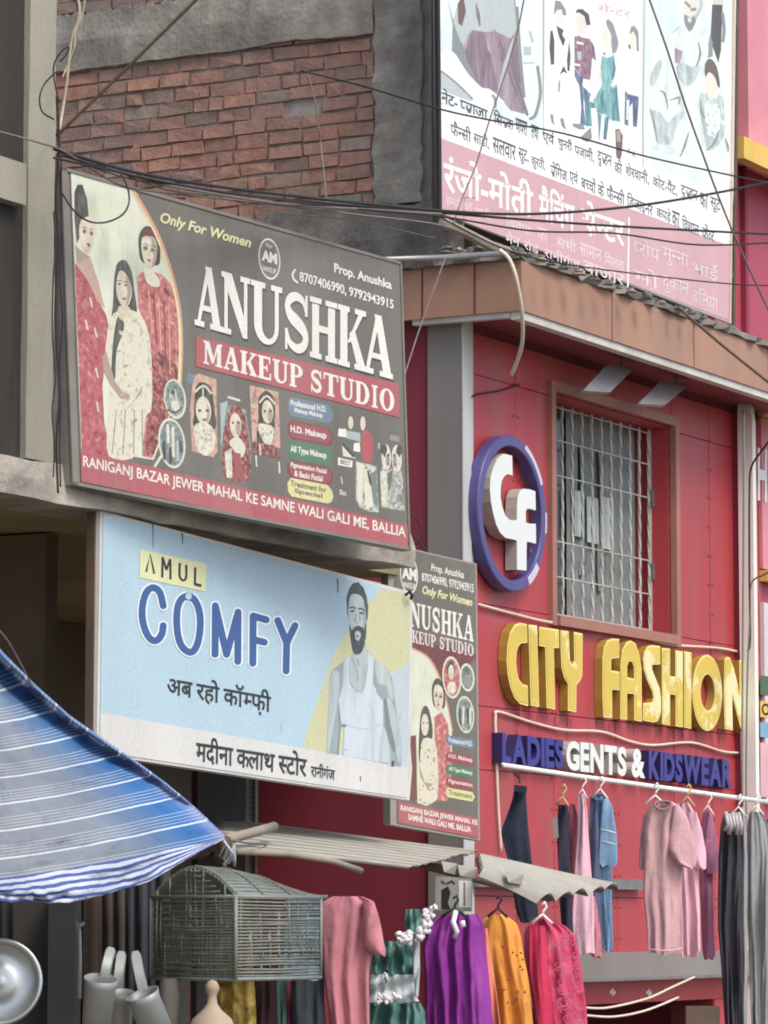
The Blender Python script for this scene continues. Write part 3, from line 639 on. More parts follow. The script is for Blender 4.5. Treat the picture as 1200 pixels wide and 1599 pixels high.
# woman in front: hair, face, cream sari, arms
a.poly([(172, 590), (166, 562), (170, 520), (176, 480), (178, 440), (182, 414), (190, 406), (198, 408), (206, 425), (211, 460), (214, 490), (204, 530), (192, 548), (182, 586)], x_hair, smooth=3)
a.poly([(164, 560), (172, 498), (190, 484), (205, 484), (222, 494), (232, 520), (236, 550), (238, 600), (236, 640), (228, 650), (218, 690), (206, 716), (170, 712), (168, 660), (172, 610)], x_sari, smooth=3)
a.poly([(174, 590), (176, 540), (182, 500), (190, 486), (194, 500), (192, 520), (182, 548), (180, 590)], x_hair, smooth=3)
a.poly([(182, 440), (186, 424), (194, 424), (203, 440), (206, 456), (202, 474), (194, 480), (186, 470), (182, 456)], x_skin, smooth=3); a.poly([(197, 430), (203, 442), (205, 456), (201, 472), (196, 478), (199, 456)], p_skin2, smooth=2); a.poly([(186, 478), (200, 478), (206, 490), (194, 502), (184, 492)], x_skin, smooth=2)
for x, y in ((186.5, 443), (196.5, 445)): a.poly([(x - 3, y), (x, y - 2), (x + 3, y), (x, y + 2)], p_hair); a.stroke([(x - 3.4, y - 5), (x + 3.4, y - 5)], 1.3, p_hair)
a.poly([(190, 466), (194, 464), (198, 466), (194, 469)], p_dred)
a.poly([(160, 556), (166, 548), (172, 570), (180, 596), (192, 612), (204, 616), (200, 626), (188, 622), (172, 600), (162, 580)], p_skin2); a.poly([(222, 600), (218, 610), (206, 630), (196, 640), (206, 632), (222, 612)], p_skin2)
a.dabs([(178, 500), (220, 498), (234, 540), (234, 640), (214, 690), (205, 712), (174, 708), (176, 620), (182, 560)], [x_sari, p_crm, x_crm, x_crm, p_crm, x_sari, p_gold], 60, 4, 5)
for x in (182, 196, 210, 222): a.stroke([(x, 640), (x - 4 + (x - 196) * .2, 708)], 1.6, p_mid)
# arc
for p0, p1, c in (((196, 290), None, p_org),): pass
arcp = [(206, 294), (226, 328), (246, 366), (261, 405), (274, 450), (281.5, 492), (284, 540), (282, 602)]
a.stroke(arcp, [6, 6, 4], p_org, smooth=4); a.stroke([(x - 2.5, y + 1) for x, y in arcp], [1.5, 3, 4], p_lem, smooth=4)
# round insets
a.ell(273.5, 623, 17.5, 31, p_crm, .3); a.ell(273, 622, 15, 27, x_teal, .3); a.ell(272, 622, 8, 15, x_grey, .3); a.ell(274, 634, 7, 8, p_crm, .3); a.ell(270, 612, 3, 4, p_hair); a.stroke([(262, 640), (274, 644), (284, 636)], 2.5, p_hair, 3)
a.ell(268.5, 692, 21.5, 39, p_crm, .3); a.ell(268.5, 692, 18.5, 35, x_teal, .3)
for x, y0, y1, c in ((256, 690, 716, p_hair), (262, 664, 690, p_crm), (270, 668, 712, p_crm), (277, 690, 718, p_sky), (266, 700, 722, p_hair), (282, 690, 705, p_hair)): a.stroke([(x, y0), (x + 1, y1)], 4.5, c)
a.stroke([(242, 728), (252, 712)], 4, p_crm)
# three portraits
a.poly([(302, 588), (310, 583), (338, 592), (340, 704), (334, 714), (300, 704), (297, 640)], x_peach, smooth=0); a.poly([(294, 582), (304, 584), (302, 600), (292, 596)], p_blu)
a.poly([(303, 648), (306, 604), (318, 597), (330, 606), (335, 640), (336, 670), (304, 668)], x_hair, smooth=3); a.ell(318, 641, 12, 22, x_skin, .2); a.ell(323, 645, 5, 14, p_skin2, .2); a.ell(317, 640, 7, 16, x_skin, .2); a.poly([(303, 668), (312, 660), (326, 662), (336, 676), (334, 700), (322, 712), (308, 700)], x_crm, smooth=3); a.dabs([(304, 668), (334, 676), (332, 698), (322, 708), (308, 698)], [p_gold, p_crm, p_mid, p_peach], 26, 2.4, 7)
a.stroke([(305, 612), (318, 602), (330, 614)], 3, p_crm, 3); a.stroke([(317, 606), (318, 628)], 2, p_crm)
for x in (312, 324): a.ell(x, 641, 2.8, 2.2, p_hair)
a.poly([(315, 655), (319, 653), (323, 655), (319, 658)], p_dred)
a.poly([(345, 628), (384, 640), (393, 700), (392, 740), (380, 742), (380, 754), (350, 745), (344, 690)], x_teal); a.poly([(344, 630), (356, 626), (350, 660), (346, 700)], p_sky)
a.poly([(350, 744), (348, 690), (356, 650), (366, 632), (378, 640), (387, 672), (392, 736), (382, 752)], x_wine, smooth=3); a.dabs([(352, 660), (366, 640), (384, 680), (388, 735), (356, 740)], [x_wine, p_wine, p_peach, p_gold], 40, 3, 9); a.poly([(354, 746), (351, 706), (362, 700), (363, 746)], x_crm); a.ell(368, 664, 9, 19, x_skin, .2); a.ell(372, 668, 4, 12, p_skin2, .2); a.poly([(358, 690), (372, 682), (384, 700), (376, 716), (366, 704)], p_crm, smooth=3); a.poly([(364, 706), (376, 708), (380, 750), (368, 748)], p_dred)
for x in (364, 373): a.ell(x, 660, 2, 2, p_hair)
a.stroke([(357, 620), (374, 625)], 3.5, p_crm)
a.poly([(390, 601), (435, 612), (438, 700), (394, 692)], x_peach); a.dabs([(392, 605), (436, 616), (436, 690), (394, 684)], [x_peach, p_mid, x_rose, p_peach], 40, 4, 12); a.poly([(404, 650), (404, 622), (416, 610), (428, 622), (430, 650), (426, 690), (402, 690)], x_hair, smooth=3); a.ell(418, 643, 9, 18, x_skin, .2); a.ell(422, 648, 4, 12, p_skin2, .2); a.stroke([(406, 628), (417, 618), (429, 630)], 3, p_crm, 3); a.poly([(402, 664), (414, 662), (428, 668), (426, 688), (420, 696), (412, 690)], x_crm, smooth=3); a.dabs([(402, 664), (428, 668), (422, 692), (408, 690)], [p_gold, p_mid, p_crm], 16, 2.2, 14); a.poly([(396, 690), (410, 692), (430, 696), (438, 716), (396, 706)], x_wine)
for x in (414, 423): a.ell(x, 642, 2, 2, p_hair)
for x, y in ((400, 712), (436, 722), (406, 694)): a.stroke([(x, y), (x + 1, y + 16)], 2.4, p_crm)
# pills
for (y0, c, lines, tc) in ((619, p_blu, ('Professional H.D.', 'Makeup Makeup'), p_wht), (655, p_dred, ('H.D. Makeup',), p_wht), (686, p_grn, ('All Type Makeup',), p_wht), (717, p_dred, ('Pigmentation Facial', '& Basic Facial'), p_wht), (745, p_pyl, ('Treatment for', 'Special'), p_grey)):
    x0, x1 = 450, 520; s_ = .2; h = 29
    q = lambda x, y: (x, y + (x - x0) * s_)
    a.poly([q(x0 + 5, y0), q(x1 - 8, y0), q(x1 - 1, y0 + 8), q(x1 + 1, y0 + h * .55), q(x1 - 2, y0 + h - 4), q(x1 - 8, y0 + h), q(x0 + 5, y0 + h), q(x0, y0 + h * .75), q(x0 - 1, y0 + h * .3)], p_wine if c is p_dred else c)
    a.poly([q(x0 + 6, y0 + 2), q(x1 - 9, y0 + 2), q(x1 - 3, y0 + 9), q(x1 - 2, y0 + h * .6), q(x1 - 9, y0 + h - 3), q(x0 + 6, y0 + h - 3), q(x0 + 2, y0 + h * .5)], c)
    n_ = len(lines)
    for k, tx in enumerate(lines):
        ya = y0 + (3.5 + k * 11.5 if n_ == 2 else 8); hh = 9.5 if n_ == 2 else 13; dx = 6 * k
        a.text(tx, [q(x0 + 4 + dx, ya), q(x1 - 10 - dx, ya), q(x1 - 10 - dx, ya + hh), q(x0 + 4 + dx, ya + hh)], tc, .03)
# collage on the right
a.poly([(529, 669), (541, 670), (541, 683), (528, 681)], p_wht); a.poly([(541, 672), (563, 676), (563, 690), (541, 684)], p_sky); a.ell(548, 660, 4, 10, p_skin); a.ell(567, 661, 4, 11, p_skin); a.poly([(566, 676), (574, 672), (582, 684), (582, 712), (578, 722), (566, 716)], p_red, smooth=3)
a.poly([(534, 692), (548, 706), (556, 716), (536, 712)], p_crm); a.poly([(553, 692), (562, 691), (563, 706), (552, 704)], p_wht); a.stroke([(536, 694), (552, 712)], 4, p_hair); a.poly([(528, 714), (551, 720), (550, 730), (528, 726)], p_wht)
a.text('BEST', [(532, 717), (548, 721), (548, 728), (532, 724)], p_grey, .03)
a.poly([(556, 720), (588, 728), (592, 800), (576, 799), (562, 792), (556, 780)], x_grey); a.dabs([(558, 722), (588, 730), (590, 796), (562, 788)], [x_grey, p_crm, p_teal, p_mid], 40, 4, 16, 1.3); a.poly([(558, 722), (570, 726), (567, 760), (566, 790), (558, 782)], p_crm); a.ell(572, 742, 5.5, 10, p_skin); a.poly([(568, 752), (578, 752), (584, 790), (572, 796)], p_crm); a.poly([(578, 740), (588, 734), (590, 790), (584, 786)], p_teal); a.stroke([(575, 736), (579, 756)], 3, p_hair)
a.poly([(609, 678), (624, 682), (624, 690), (609, 687)], p_mid); a.poly([(594, 735), (598, 728), (628, 734), (632, 798), (596, 792)], x_grey); a.ell(603.5, 714, 7.5, 20, x_crm, .2); a.ell(620, 716, 8, 21, x_crm, .2); a.ell(600, 702, 5, 8, x_hair); a.ell(624, 703, 5, 8, x_hair); a.ell(606, 718, 3, 10, p_mid); a.ell(617, 720, 3, 10, p_mid)
for cx in (601, 607, 616, 624): a.ell(cx, 711, 1.7, 2.4, p_hair)
a.ell(606, 724, 2.4, 1.5, p_dred); a.ell(618, 726, 2.4, 1.5, p_dred); a.poly([(606, 738), (614, 734), (612, 752), (607, 772)], p_grey); a.poly([(594, 736), (604, 736), (606, 790), (596, 788)], x_crm); a.dabs([(610, 750), (628, 740), (630, 792), (610, 788)], [x_teal, p_sky, x_grey], 24, 4, 19, 1.2)
a.stroke([(592, 700), (592, 692)], 1.6, p_crm); a.stroke([(533, 745), (535, 755)], 1.6, p_crm); a.text('Bas', [(531, 764), (541, 766), (541, 774), (531, 772)], p_crm, .02)
# roundel
a.ell(421, 404, 17, 32, p_wht, .3, ring=.09); a.ell(421, 404, 13, 26, p_mid, .3, ring=.05); a.text('AM', [(409, 389), (433, 396), (433, 413), (409, 406)], p_wht, .05); a.text('MAKEUP', [(411, 414), (431, 420), (431, 428), (411, 422)], p_crm, .02); a.text('by', [(416, 379), (426, 382), (426, 389), (416, 386)], p_crm, .02)
a.mb.build('print', an)

a2 = Art(AN, a.o + .0005, .0001)
a2.poly([(306, 525), (622, 599), (625, 652), (306, 572)], p_red); a2.poly([(126, 704), (637, 820), (637.5, 857), (127, 752)], p_red)
TT = (305, 411, .283); TB = (305, 507, .277)
for ch, x0, x1 in (('A', 304, 347), ('N', 346, 391), ('U', 392, 441), ('S', 445, 482), ('H', 484, 527), ('K', 528, 573), ('A', 567, 614)):
    sh = lquad(x0 + 1.5, x1 + 1.5, (TT[0], TT[1] + 2, TT[2]), (TB[0], TB[1] + 2, TB[2])); a2.text(ch, sh, p_hair, serif=True)
for ch, x0, x1 in (('A', 304, 347), ('N', 346, 391), ('U', 392, 441), ('S', 445, 482), ('H', 484, 527), ('K', 528, 573), ('A', 567, 614)): a2.text(ch, lquad(x0, x1, TT, TB), p_wht, serif=True)
MT = (318, 531, .262); MB_ = (318, 567, .262)
a2.text('MAKEUP', lquad(318, 473, MT, MB_), p_wht, serif=True); a2.text('STUDIO', lquad(486, 616, MT, MB_), p_wht, serif=True)
a2.text('Only For Women', [(251, 330), (393, 371), (392, 392), (250, 352)], p_lem, .03, .25)
a2.text('Prop. Anushka', [(522, 410), (612, 438), (612, 456), (522, 429)], p_wht, .03)
a2.text('8707406990, 9792943915', [(468, 423), (615, 468), (615, 485), (468, 441)], p_wht, .025)
a2.stroke([(461, 421), (457, 428), (459, 436), (465, 441)], 3, p_wht, 3)
a2.text('RANIGANJ BAZAR JEWER MAHAL KE SAMNE WALI GALI ME, BALLIA', [(130, 711), (634, 823), (634, 844), (130, 733)], p_wht, .015)
a2.mb.build('lettering', an)
# ---- the pale blue vest sign
CO = plane3(at(157, 797, 15.7), at(643, 925, 18.3), at(152, 1178, 15.7))
cor = [CO.hit(*p) for p in ((157, 797), (645, 925), (640, 1250), (151, 1178))]
co = thing('shop_sign', 'pale blue sign with a printed man in a white vest, hung below the concrete beam', 'sign', (cor[2] + cor[3]) / 2)
m_wf = M('white sign frame', (214, 214, 208), .5, .06, 6, dirt=.3)
b = MB(); b.slab(cor, -CO.n * .06, m_wf); b.build('frame', co)
a = Art(CO)
c_blue = pm('vest sign blue', (170, 204, 218), var=.05, dirt=.18, dirtcol=(.5, .55, .56)); c_wht = pm('vest sign white', (214, 214, 208), var=.04); c_yel = pm('vest sign yellow', (206, 206, 150), var=.04); c_b = pm('lettering blue', (52, 96, 160), dirt=.06, var=.03); c_halo = pm('lettering edge', (226, 236, 236), dirt=.05); c_ink = pm('ink', (52, 54, 58), dirt=.08); c_patch = pm('yellow patch', (222, 224, 158), dirt=.1); c_lb = pm('mist blue', (186, 206, 212), var=.04)
g0 = pmx('figure light grey', [(160, 176, 174), (178, 194, 192), (190, 204, 202)], 12, 4, .3); g1 = pmx('figure grey', [(136, 152, 148), (152, 168, 166), (164, 180, 178)], 14, 4, .3); g2 = pmx('figure mid grey', [(110, 124, 122), (130, 146, 142)], 14, 4, .3); g3 = pmx('figure dark', [(60, 66, 66), (76, 84, 82), (100, 108, 106)], 60, 4); gv = pmx('vest white', [(182, 196, 202), (200, 212, 218), (208, 220, 224)], 10, 4, .3); gv2 = pm('vest fold', (178, 192, 200), dirt=.08)
a.poly([(161, 803), (641, 929), (636, 1246), (156, 1174)], c_blue)
a.poly([(474, 1168), (480, 1142), (492, 1105), (506, 1066), (522, 1020), (540, 990), (565, 950), (600, 919), (641, 930), (640, 1034), (612, 1052), (606, 1062), (560, 1100), (530, 1180)], c_yel)
a.poly([(606, 1058), (612, 1052), (640, 1036), (637, 1198), (600, 1192)], c_lb)
a.poly([(157, 1113), (637, 1197), (636, 1246), (156, 1174)], c_wht)
z = lambda L_: inpx(L_, 4.994, 490, 890)
a.poly(z([(300, 655), (230, 715), (150, 775), (122, 850), (118, 1000), (100, 1430), (195, 1445), (212, 1240), (235, 1220), (232, 1450), (590, 1520), (600, 1490), (598, 1530), (685, 1535), (685, 1330), (645, 1100), (612, 850), (565, 755), (470, 690), (420, 620), (340, 600)]), g1)
a.poly(z([(130, 850), (165, 790), (195, 800), (200, 900), (185, 1050), (150, 1250), (120, 1420), (108, 1420), (122, 1000)]), g0, smooth=2)
a.poly(z([(480, 700), (560, 760), (600, 850), (625, 1000), (600, 1010), (570, 900), (500, 880)]), g0, smooth=2)
a.poly(z([(560, 1030), (600, 1010), (650, 1150), (682, 1340), (676, 1520), (640, 1400), (600, 1250)]), g0, smooth=2)
a.poly(z([(550, 1030), (570, 1010), (600, 1200), (640, 1380), (620, 1420), (570, 1260)]), g2, smooth=2)
a.poly(z([(188, 1020), (204, 1030), (212, 1180), (196, 1440), (182, 1442), (200, 1240)]), g2)
a.poly(z([(235, 715), (285, 665), (275, 790), (285, 890), (330, 950), (380, 960), (405, 900), (424, 760), (425, 640), (470, 690), (462, 880), (490, 960), (540, 1020), (545, 1210), (520, 1500), (235, 1450), (240, 1220), (215, 1200), (195, 1020), (230, 900)]), gv)
a.poly(z([(285, 680), (310, 640), (415, 605), (422, 700), (404, 880), (378, 952), (332, 942), (290, 880), (280, 790)]), g0)
a.stroke(z([(300, 700), (330, 760), (345, 860)]), 2.4, g1, 2); a.stroke(z([(345, 700), (350, 740)]), 3, g1)
a.poly(z([(215, 1200), (265, 1212), (240, 1232)]), g2); a.poly(z([(232, 1400), (290, 1390), (240, 1420)]), gv2)
for L_ in ([(215, 1180), (300, 1225), (420, 1240), (540, 1200)], [(430, 1040), (460, 1100), (470, 1180)], [(540, 1230), (520, 1400), (515, 1495)]): a.stroke(z(L_), 2, gv2, 3)
a.poly(z([(545, 1220), (565, 1260), (600, 1420), (596, 1510), (525, 1500)]), c_lb)
a.poly(z([(610, 1490), (630, 1490), (626, 1535), (605, 1535)]), g3)
a.poly(z([(262, 330), (256, 220), (275, 150), (305, 105), (350, 95), (390, 140), (415, 210), (427, 290), (420, 390), (400, 420), (280, 440)]), g3)
a.poly(z([(270, 360), (276, 250), (292, 195), (340, 188), (385, 220), (402, 300), (412, 400), (402, 520), (372, 620), (332, 640), (304, 600), (290, 520), (276, 440)]), g0, smooth=2)
a.poly(z([(385, 225), (404, 300), (413, 400), (402, 520), (385, 560), (388, 400), (392, 320)]), g1)
a.poly(z([(276, 420), (296, 470), (318, 455), (342, 432), (372, 450), (394, 470), (412, 400), (407, 540), (376, 640), (336, 662), (308, 640), (292, 560)]), g3, smooth=2)
a.poly(z([(322, 490), (350, 476), (370, 508), (352, 552), (328, 540)]), g0, smooth=2); a.poly(z([(330, 505), (350, 512), (344, 534)]), g3); a.stroke(z([(316, 462), (345, 442), (380, 458)]), 4, g3)
a.stroke(z([(284, 296), (305, 288), (326, 300)]), 2.6, g3); a.stroke(z([(352, 304), (375, 300), (394, 318)]), 2.6, g3); a.stroke(z([(292, 324), (315, 320)]), 3, g3); a.stroke(z([(362, 334), (386, 340)]), 3, g3); a.stroke(z([(332, 340), (322, 400), (340, 412)]), 1.8, g2); a.stroke(z([(360, 350), (362, 395)]), 1.4, g2)
for q in ((232, 788, 834), (0, 0, 0)): pass
m_rustl = pm('rust run', (84, 88, 90)); a.poly([(238, 819), (240, 819.5), (239.5, 856), (238.5, 856)], m_rustl); a.poly([(283.5, 832), (286.5, 833), (286, 850), (284.5, 849)], m_rustl); a.poly([(526, 903), (529, 904), (529, 926), (527, 925)], m_rustl); a.poly([(562, 1212), (564, 1212), (564, 1222), (562.5, 1221)], m_rustl)
for k in range(26):
    x = 170 + rr.random() * 460; yb = 803 + (x - 161) * .2625; y = yb + rr.random() * 280; a.stroke([(x, y), (x + rr.uniform(-3, 3), y + rr.uniform(2, 14))], rr.uniform(.6, 1.4), g1 if k % 3 else c_wht)
a.mb.build('print', co)
a2 = Art(CO, a.o + .0005, .0001)
a2.poly([(219, 858), (323, 880), (321, 924), (218, 902)], c_patch)
for L_ in ([(228.5, 893), (234.5, 865), (241, 896)],): a2.stroke(L_, 3.6, c_ink, cap=False)
for ln in ([(253.5, 902), (254, 870)], [(254, 870), (260, 890)], [(260, 890), (266, 873)], [(266, 873), (266.5, 905)]): a2.stroke(ln, 3.6, c_ink, cap=False)
a2.stroke([(281, 879), (280.5, 898), (283.5, 905), (288, 906), (291, 900), (291, 882)], 3.8, c_ink, 3, cap=False); a2.stroke([(305, 886), (304.5, 913)], 3.8, c_ink, cap=False); a2.stroke([(303.5, 912), (315, 915)], 4.5, c_ink, cap=False)
def comfy(L_, sm): return (L_, sm)
LT = [([(255, 946), (250, 926), (241, 918), (231, 922), (224, 938), (222, 960), (226, 982), (235, 998), (245, 1000), (253, 990), (255, 977)], 4),
      ([(295, 931), (304, 937), (311, 953), (313, 975), (310, 1000), (303, 1016), (294, 1018), (284, 1009), (278, 992), (276, 968), (278, 947), (285, 934), (295, 931)], 4),
      ([(336, 1022), (336.5, 946), (354, 1022), (372, 956), (371.5, 1033)], 0), ([(395, 1036), (395.5, 962), (416, 968)], 0), ([(396, 999), (413, 1003)], 0), ([(434, 969), (448, 1004), (461, 977)], 0), ([(448, 1004), (447, 1048)], 0)]
for wd, c in ((16, c_halo), (11, c_b)):
    for L_, sm in LT:
        if sm: a2.stroke(L_, wd, c, sm)
        else:
            for k in range(len(L_) - 1): a2.stroke(L_[k:k + 2], wd, c)
a2.text('अब रहो कॉम्फ़ी', [(262, 1049), (424, 1078), (423, 1120), (261, 1090)], c_ink, .015, deva=True)
a2.mb.build('lettering', co); a2 = Art(CO, a.o + .0005, .0001)
a2.text('मदीना क्लाथ स्टोर', [(307, 1148), (480, 1175), (479, 1216), (306, 1191)], c_ink, .02, deva=True)
a2.text('रानीगंज', [(486, 1190), (524, 1197), (523, 1219), (486, 1213)], c_ink, .02, deva=True)
a2.mb.build('caption', co)
b = MB(); b.tube([CO.hit(634, 929, .02), CO.hit(640, 924, .05), CO.hit(644, 930, .03), CO.hit(642, 936, .02)], .008, m_black); b.build('hook', co)
# ---- the small upright sign of the same studio
SM = plane3(at(612, 850, 18.7), at(745, 880, 19.15), at(618, 1285, 18.7))
cor = [SM.hit(*p) for p in ((606, 848), (745, 880), (750, 1313), (610, 1288))]
sm = thing('shop_sign', 'small upright grey makeup studio sign, half hidden behind the pale blue sign', 'sign', (cor[2] + cor[3]) / 2)
b = MB(); b.slab(cor, -SM.n * .05, M('sign side', (150, 146, 138), .6, .1, dirt=.3)); b.build('frame', sm)
a = Art(SM)
a.poly([(616, 853), (743, 882), (747, 1309), (621, 1286)], p_grey)
a.ell(639, 897, 14, 31, p_wht, .25, ring=.1); a.text('AM', [(628, 884), (651, 889), (651, 908), (628, 903)], p_wht, .05); a.text('by', [(634, 872), (643, 874), (643, 882), (634, 880)], p_wht, .02); a.text('MAKEUP', [(630, 908), (649, 912), (649, 921), (630, 917)], p_wht, .02)
a.text('Prop. Anushka', [(674, 880), (725, 892), (725, 907), (674, 895)], p_wht, .02); a.text('8707406990, 9792943915', [(659, 894), (740, 912), (740, 928), (659, 909)], p_wht, .02); a.text('Only For Women', [(660, 914), (738, 934), (738, 951), (660, 931)], p_lem, .03, .25)
a.poly([(640, 998), (744, 1022), (744, 1028), (690, 1080), (640, 1010)], p_wine)
a.text('ANUSHKA', [(624, 935), (740, 962), (740, 1003), (624, 974)], p_wht, serif=True); a.text('MAKEUP STUDIO', [(622, 978), (740, 1006), (740, 1026), (622, 998)], pm('blush white', (228, 200, 200)), serif=True)
a.poly([(622, 1000), (645, 1012), (668, 1026), (684, 1052), (696, 1090), (706, 1140), (706, 1200), (700, 1250), (622, 1240)], x_bg); a.stroke([(643, 1012), (668, 1026), (684, 1052), (697, 1092), (707, 1142)], [3, 3, 2], p_org, 4)
a.poly([(640, 1250), (644, 1200), (640, 1150), (650, 1148), (652, 1250)], p_wine); a.poly([(678, 1120), (690, 1112), (700, 1130), (706, 1190), (700, 1250), (684, 1252), (680, 1180)], x_rose)
face_art(a, 685, 1088, 16, 34); a.poly([(655, 1188), (656, 1130), (660, 1106), (668, 1104), (674, 1124), (676, 1150), (668, 1190)], x_hair, smooth=3); a.ell(664, 1132, 6, 17, x_skin); a.poly([(658, 1160), (668, 1152), (680, 1160), (684, 1190), (682, 1250), (652, 1254), (656, 1200)], x_sari, smooth=2); a.dabs([(658, 1165), (680, 1165), (682, 1245), (654, 1250)], [x_sari, p_gold, p_mid, p_crm], 40, 2.4, 23)
for x in (662, 668): a.ell(x, 1129, 1.2, 1.6, p_hair)
a.poly([(655, 1195), (664, 1222), (678, 1224), (668, 1232), (657, 1214)], p_skin2)
a.ell(706, 1058, 15, 33, p_crm, .25); a.ell(706, 1058, 12.5, 29, x_rose, .25); a.ell(705, 1046, 6, 15, x_hair); a.ell(705, 1050, 4.5, 12, x_skin); a.ell(706, 1074, 7, 10, x_crm); a.ell(730, 1058, 11.5, 22, p_crm, .25); a.ell(730, 1058, 9, 18, x_teal, .25); a.ell(730, 1064, 5, 8, p_mid); a.ell(727, 1116, 14, 29, p_crm, .25); a.ell(727, 1116, 12, 26, x_teal, .25)
for x, c in ((719, p_hair), (724, p_crm), (731, p_hair), (735, p_crm)): a.stroke([(x, 1106), (x, 1130)], 3, c)
for y0, c, tx in ((1148, p_blu, 'Professional H.D.'), (1174, p_dred, 'H.D. Makeup'), (1194, p_grn, 'All Type Makeup'), (1213, p_dred, 'Pigmentation'), (1230, p_pyl, 'Treatment')):
    a.poly([(699, y0), (738, y0 + 7), (742, y0 + 15), (738, y0 + 22), (699, y0 + 15), (696, y0 + 8)], c); a.text(tx, [(701, y0 + 3), (738, y0 + 10), (738, y0 + 18), (701, y0 + 11)], p_grey if c is p_pyl else p_wht, .02)
a.poly([(622, 1252), (747, 1278), (747.5, 1309), (622, 1284)], p_red); a.text('RANIGANJ BAZAR JEWER MAHAL KE', [(626, 1257), (746, 1281), (746, 1291), (626, 1268)], p_wht, .03); a.text('SAMNE WALI GALI ME, BALLIA', [(638, 1271), (736, 1291), (736, 1302), (638, 1282)], p_wht, .03)
a.mb.build('print', sm)
# ---- the big roof billboard
BB = Plane(L(0, .06, 0), W)
cor = [BB.hit(*p) for p in ((677, -420), (1160, -420), (1139, 503), (686, 331))]
bb = thing('billboard', 'big pale roof billboard with printed children and a pink band of white Hindi lettering', 'billboard', (cor[2] + cor[3]) / 2)
b = MB(); b.slab(cor, -BB.n * .02, M('flex banner', (222, 228, 222), .55, .05, dirt=.1)); b.build('banner', bb)
b = MB()
for p, q in (((682, -420), (683, 345)), ((1154, -420), (1143, 510)), ((920, -420), (915, 430))):
    A, B = BB.hit(*p, -.05), BB.hit(*q, -.05); b.bar(A, B, F * .02, W * .02, m_rust)
for y in (-100, 120, 280): b.bar(BB.hit(684, y, -.05), BB.hit(1145, y + 150, -.05), Z * .018, W * .018, m_rust)
b.build('frame', bb)
b = MB(); A, B = BB.hit(1151, -420, .005), BB.hit(1139, 505, .005); b.bar(A, B, F * .012, W * .012, M('pale edging', (210, 190, 170))); b.build('edging', bb); b = MB(); A, B = BB.hit(679, -420, .005), BB.hit(686, 330, .005); b.bar(A, B, F * .015, W * .012, m_black); b.build('edging', bb)
a = Art(BB, .003)
q_w = pm('banner white', (240, 247, 240), dirt=.06, var=.03); q_pk = pm('banner pink', (214, 164, 172), dirt=.15, var=.06); q_aq = pmx('banner aqua', [(206, 228, 222), (224, 240, 235), (238, 248, 244)], 5, 5, .4); q_g = pm('banner grey', (140, 150, 150), dirt=.1); q_lg = pm('banner light grey', (186, 198, 196), dirt=.1); q_mv = pmx('banner mauve', [(134, 116, 128), (164, 146, 156), (190, 178, 184)], 12, 5, .25); q_mv2 = pmx('banner deep mauve', [(120, 102, 116), (142, 122, 134), (168, 152, 160)], 14, 5, .25); q_pl = pmx('banner plum', [(126, 92, 108), (150, 116, 130), (184, 160, 168)], 24); q_tl = pmx('banner turquoise', [(98, 158, 162), (128, 188, 188), (176, 216, 214)], 24, 4, .4); q_tl2 = pmx('banner teal', [(72, 118, 126), (98, 150, 154), (140, 186, 188)], 24, 4, .4); q_bl = pmx('banner denim', [(70, 88, 122), (96, 114, 148), (150, 168, 190)], 24, 4, .4); q_dk = pm('banner charcoal', (92, 94, 96), dirt=.1); q_br = pm('banner brown', (120, 100, 90), dirt=.1); q_sk = pm('banner skin', (232, 226, 210), dirt=.05); q_ink = pm('banner ink', (84, 84, 98), dirt=.1); q_wt = pm('banner letter white', (240, 238, 234), dirt=.04)
a.poly([(684, -300), (846, -248), (848, 215), (688, 160)], q_aq); a.poly([(848, -248), (1005, -200), (1003, 262), (850, 214)], q_w); a.poly([(1005, -200), (1152, -150), (1146, 305), (1006, 262)], q_aq)
# left panel: figure in mauve folds with two pale arms
z = lambda L_: inpx(L_, 5, 670, 0)
a.poly(z([(180, 180), (300, -200), (650, -200), (700, 200), (720, 500), (770, 740), (790, 900), (640, 860), (540, 740), (420, 690), (330, 600), (260, 380)]), q_mv)
a.poly(z([(180, 180), (300, -200), (640, -200), (690, 220), (640, 300), (520, 240), (430, 250), (340, 230), (250, 330), (200, 300)]), q_lg)
a.poly(z([(340, 235), (430, 245), (470, 430), (520, 640), (540, 720), (430, 690), (330, 600), (280, 400)]), q_mv2)
for L_ in ([(400, 260), (420, 480), (430, 660)], [(510, 230), (590, 420), (640, 600), (740, 860)], [(470, 400), (500, 560), (540, 700)], [(620, 440), (690, 640), (770, 900)], [(660, 300), (600, 500), (540, 720)], [(370, 30), (400, 200)], [(350, 300), (350, 560)]): a.stroke(z(L_), [2, 6, 2], q_mv2 if L_[0][0] != 660 else q_lg, 4)
a.poly(z([(540, 330), (590, 420), (580, 500), (540, 400)]), q_pl); a.poly(z([(690, 240), (720, 450), (720, 660), (660, 560), (640, 440)]), q_mv2)
a.poly(z([(85, 0), (150, 0), (200, 190), (250, 330), (310, 500), (380, 640), (330, 600), (250, 500), (190, 400), (90, 390)]), q_g); a.poly(z([(80, -100), (140, -40), (185, 190), (180, 390), (85, 390)]), q_aq)
a.poly(z([(85, 400), (180, 395), (240, 470), (330, 610), (400, 680), (470, 690), (520, 730), (540, 755), (500, 750), (500, 830), (400, 820), (340, 780), (200, 650), (90, 550)]), q_w, smooth=2)
a.poly(z([(92, 560), (160, 600), (280, 720), (340, 790), (200, 740), (95, 690)]), q_lg); a.stroke(z([(100, 555), (220, 650), (340, 770)]), 3, q_g, 3); a.stroke(z([(500, 745), (520, 775), (520, 830)]), 4, q_g, 3); a.poly(z([(540, 760), (590, 790), (585, 805), (545, 785)]), q_w)
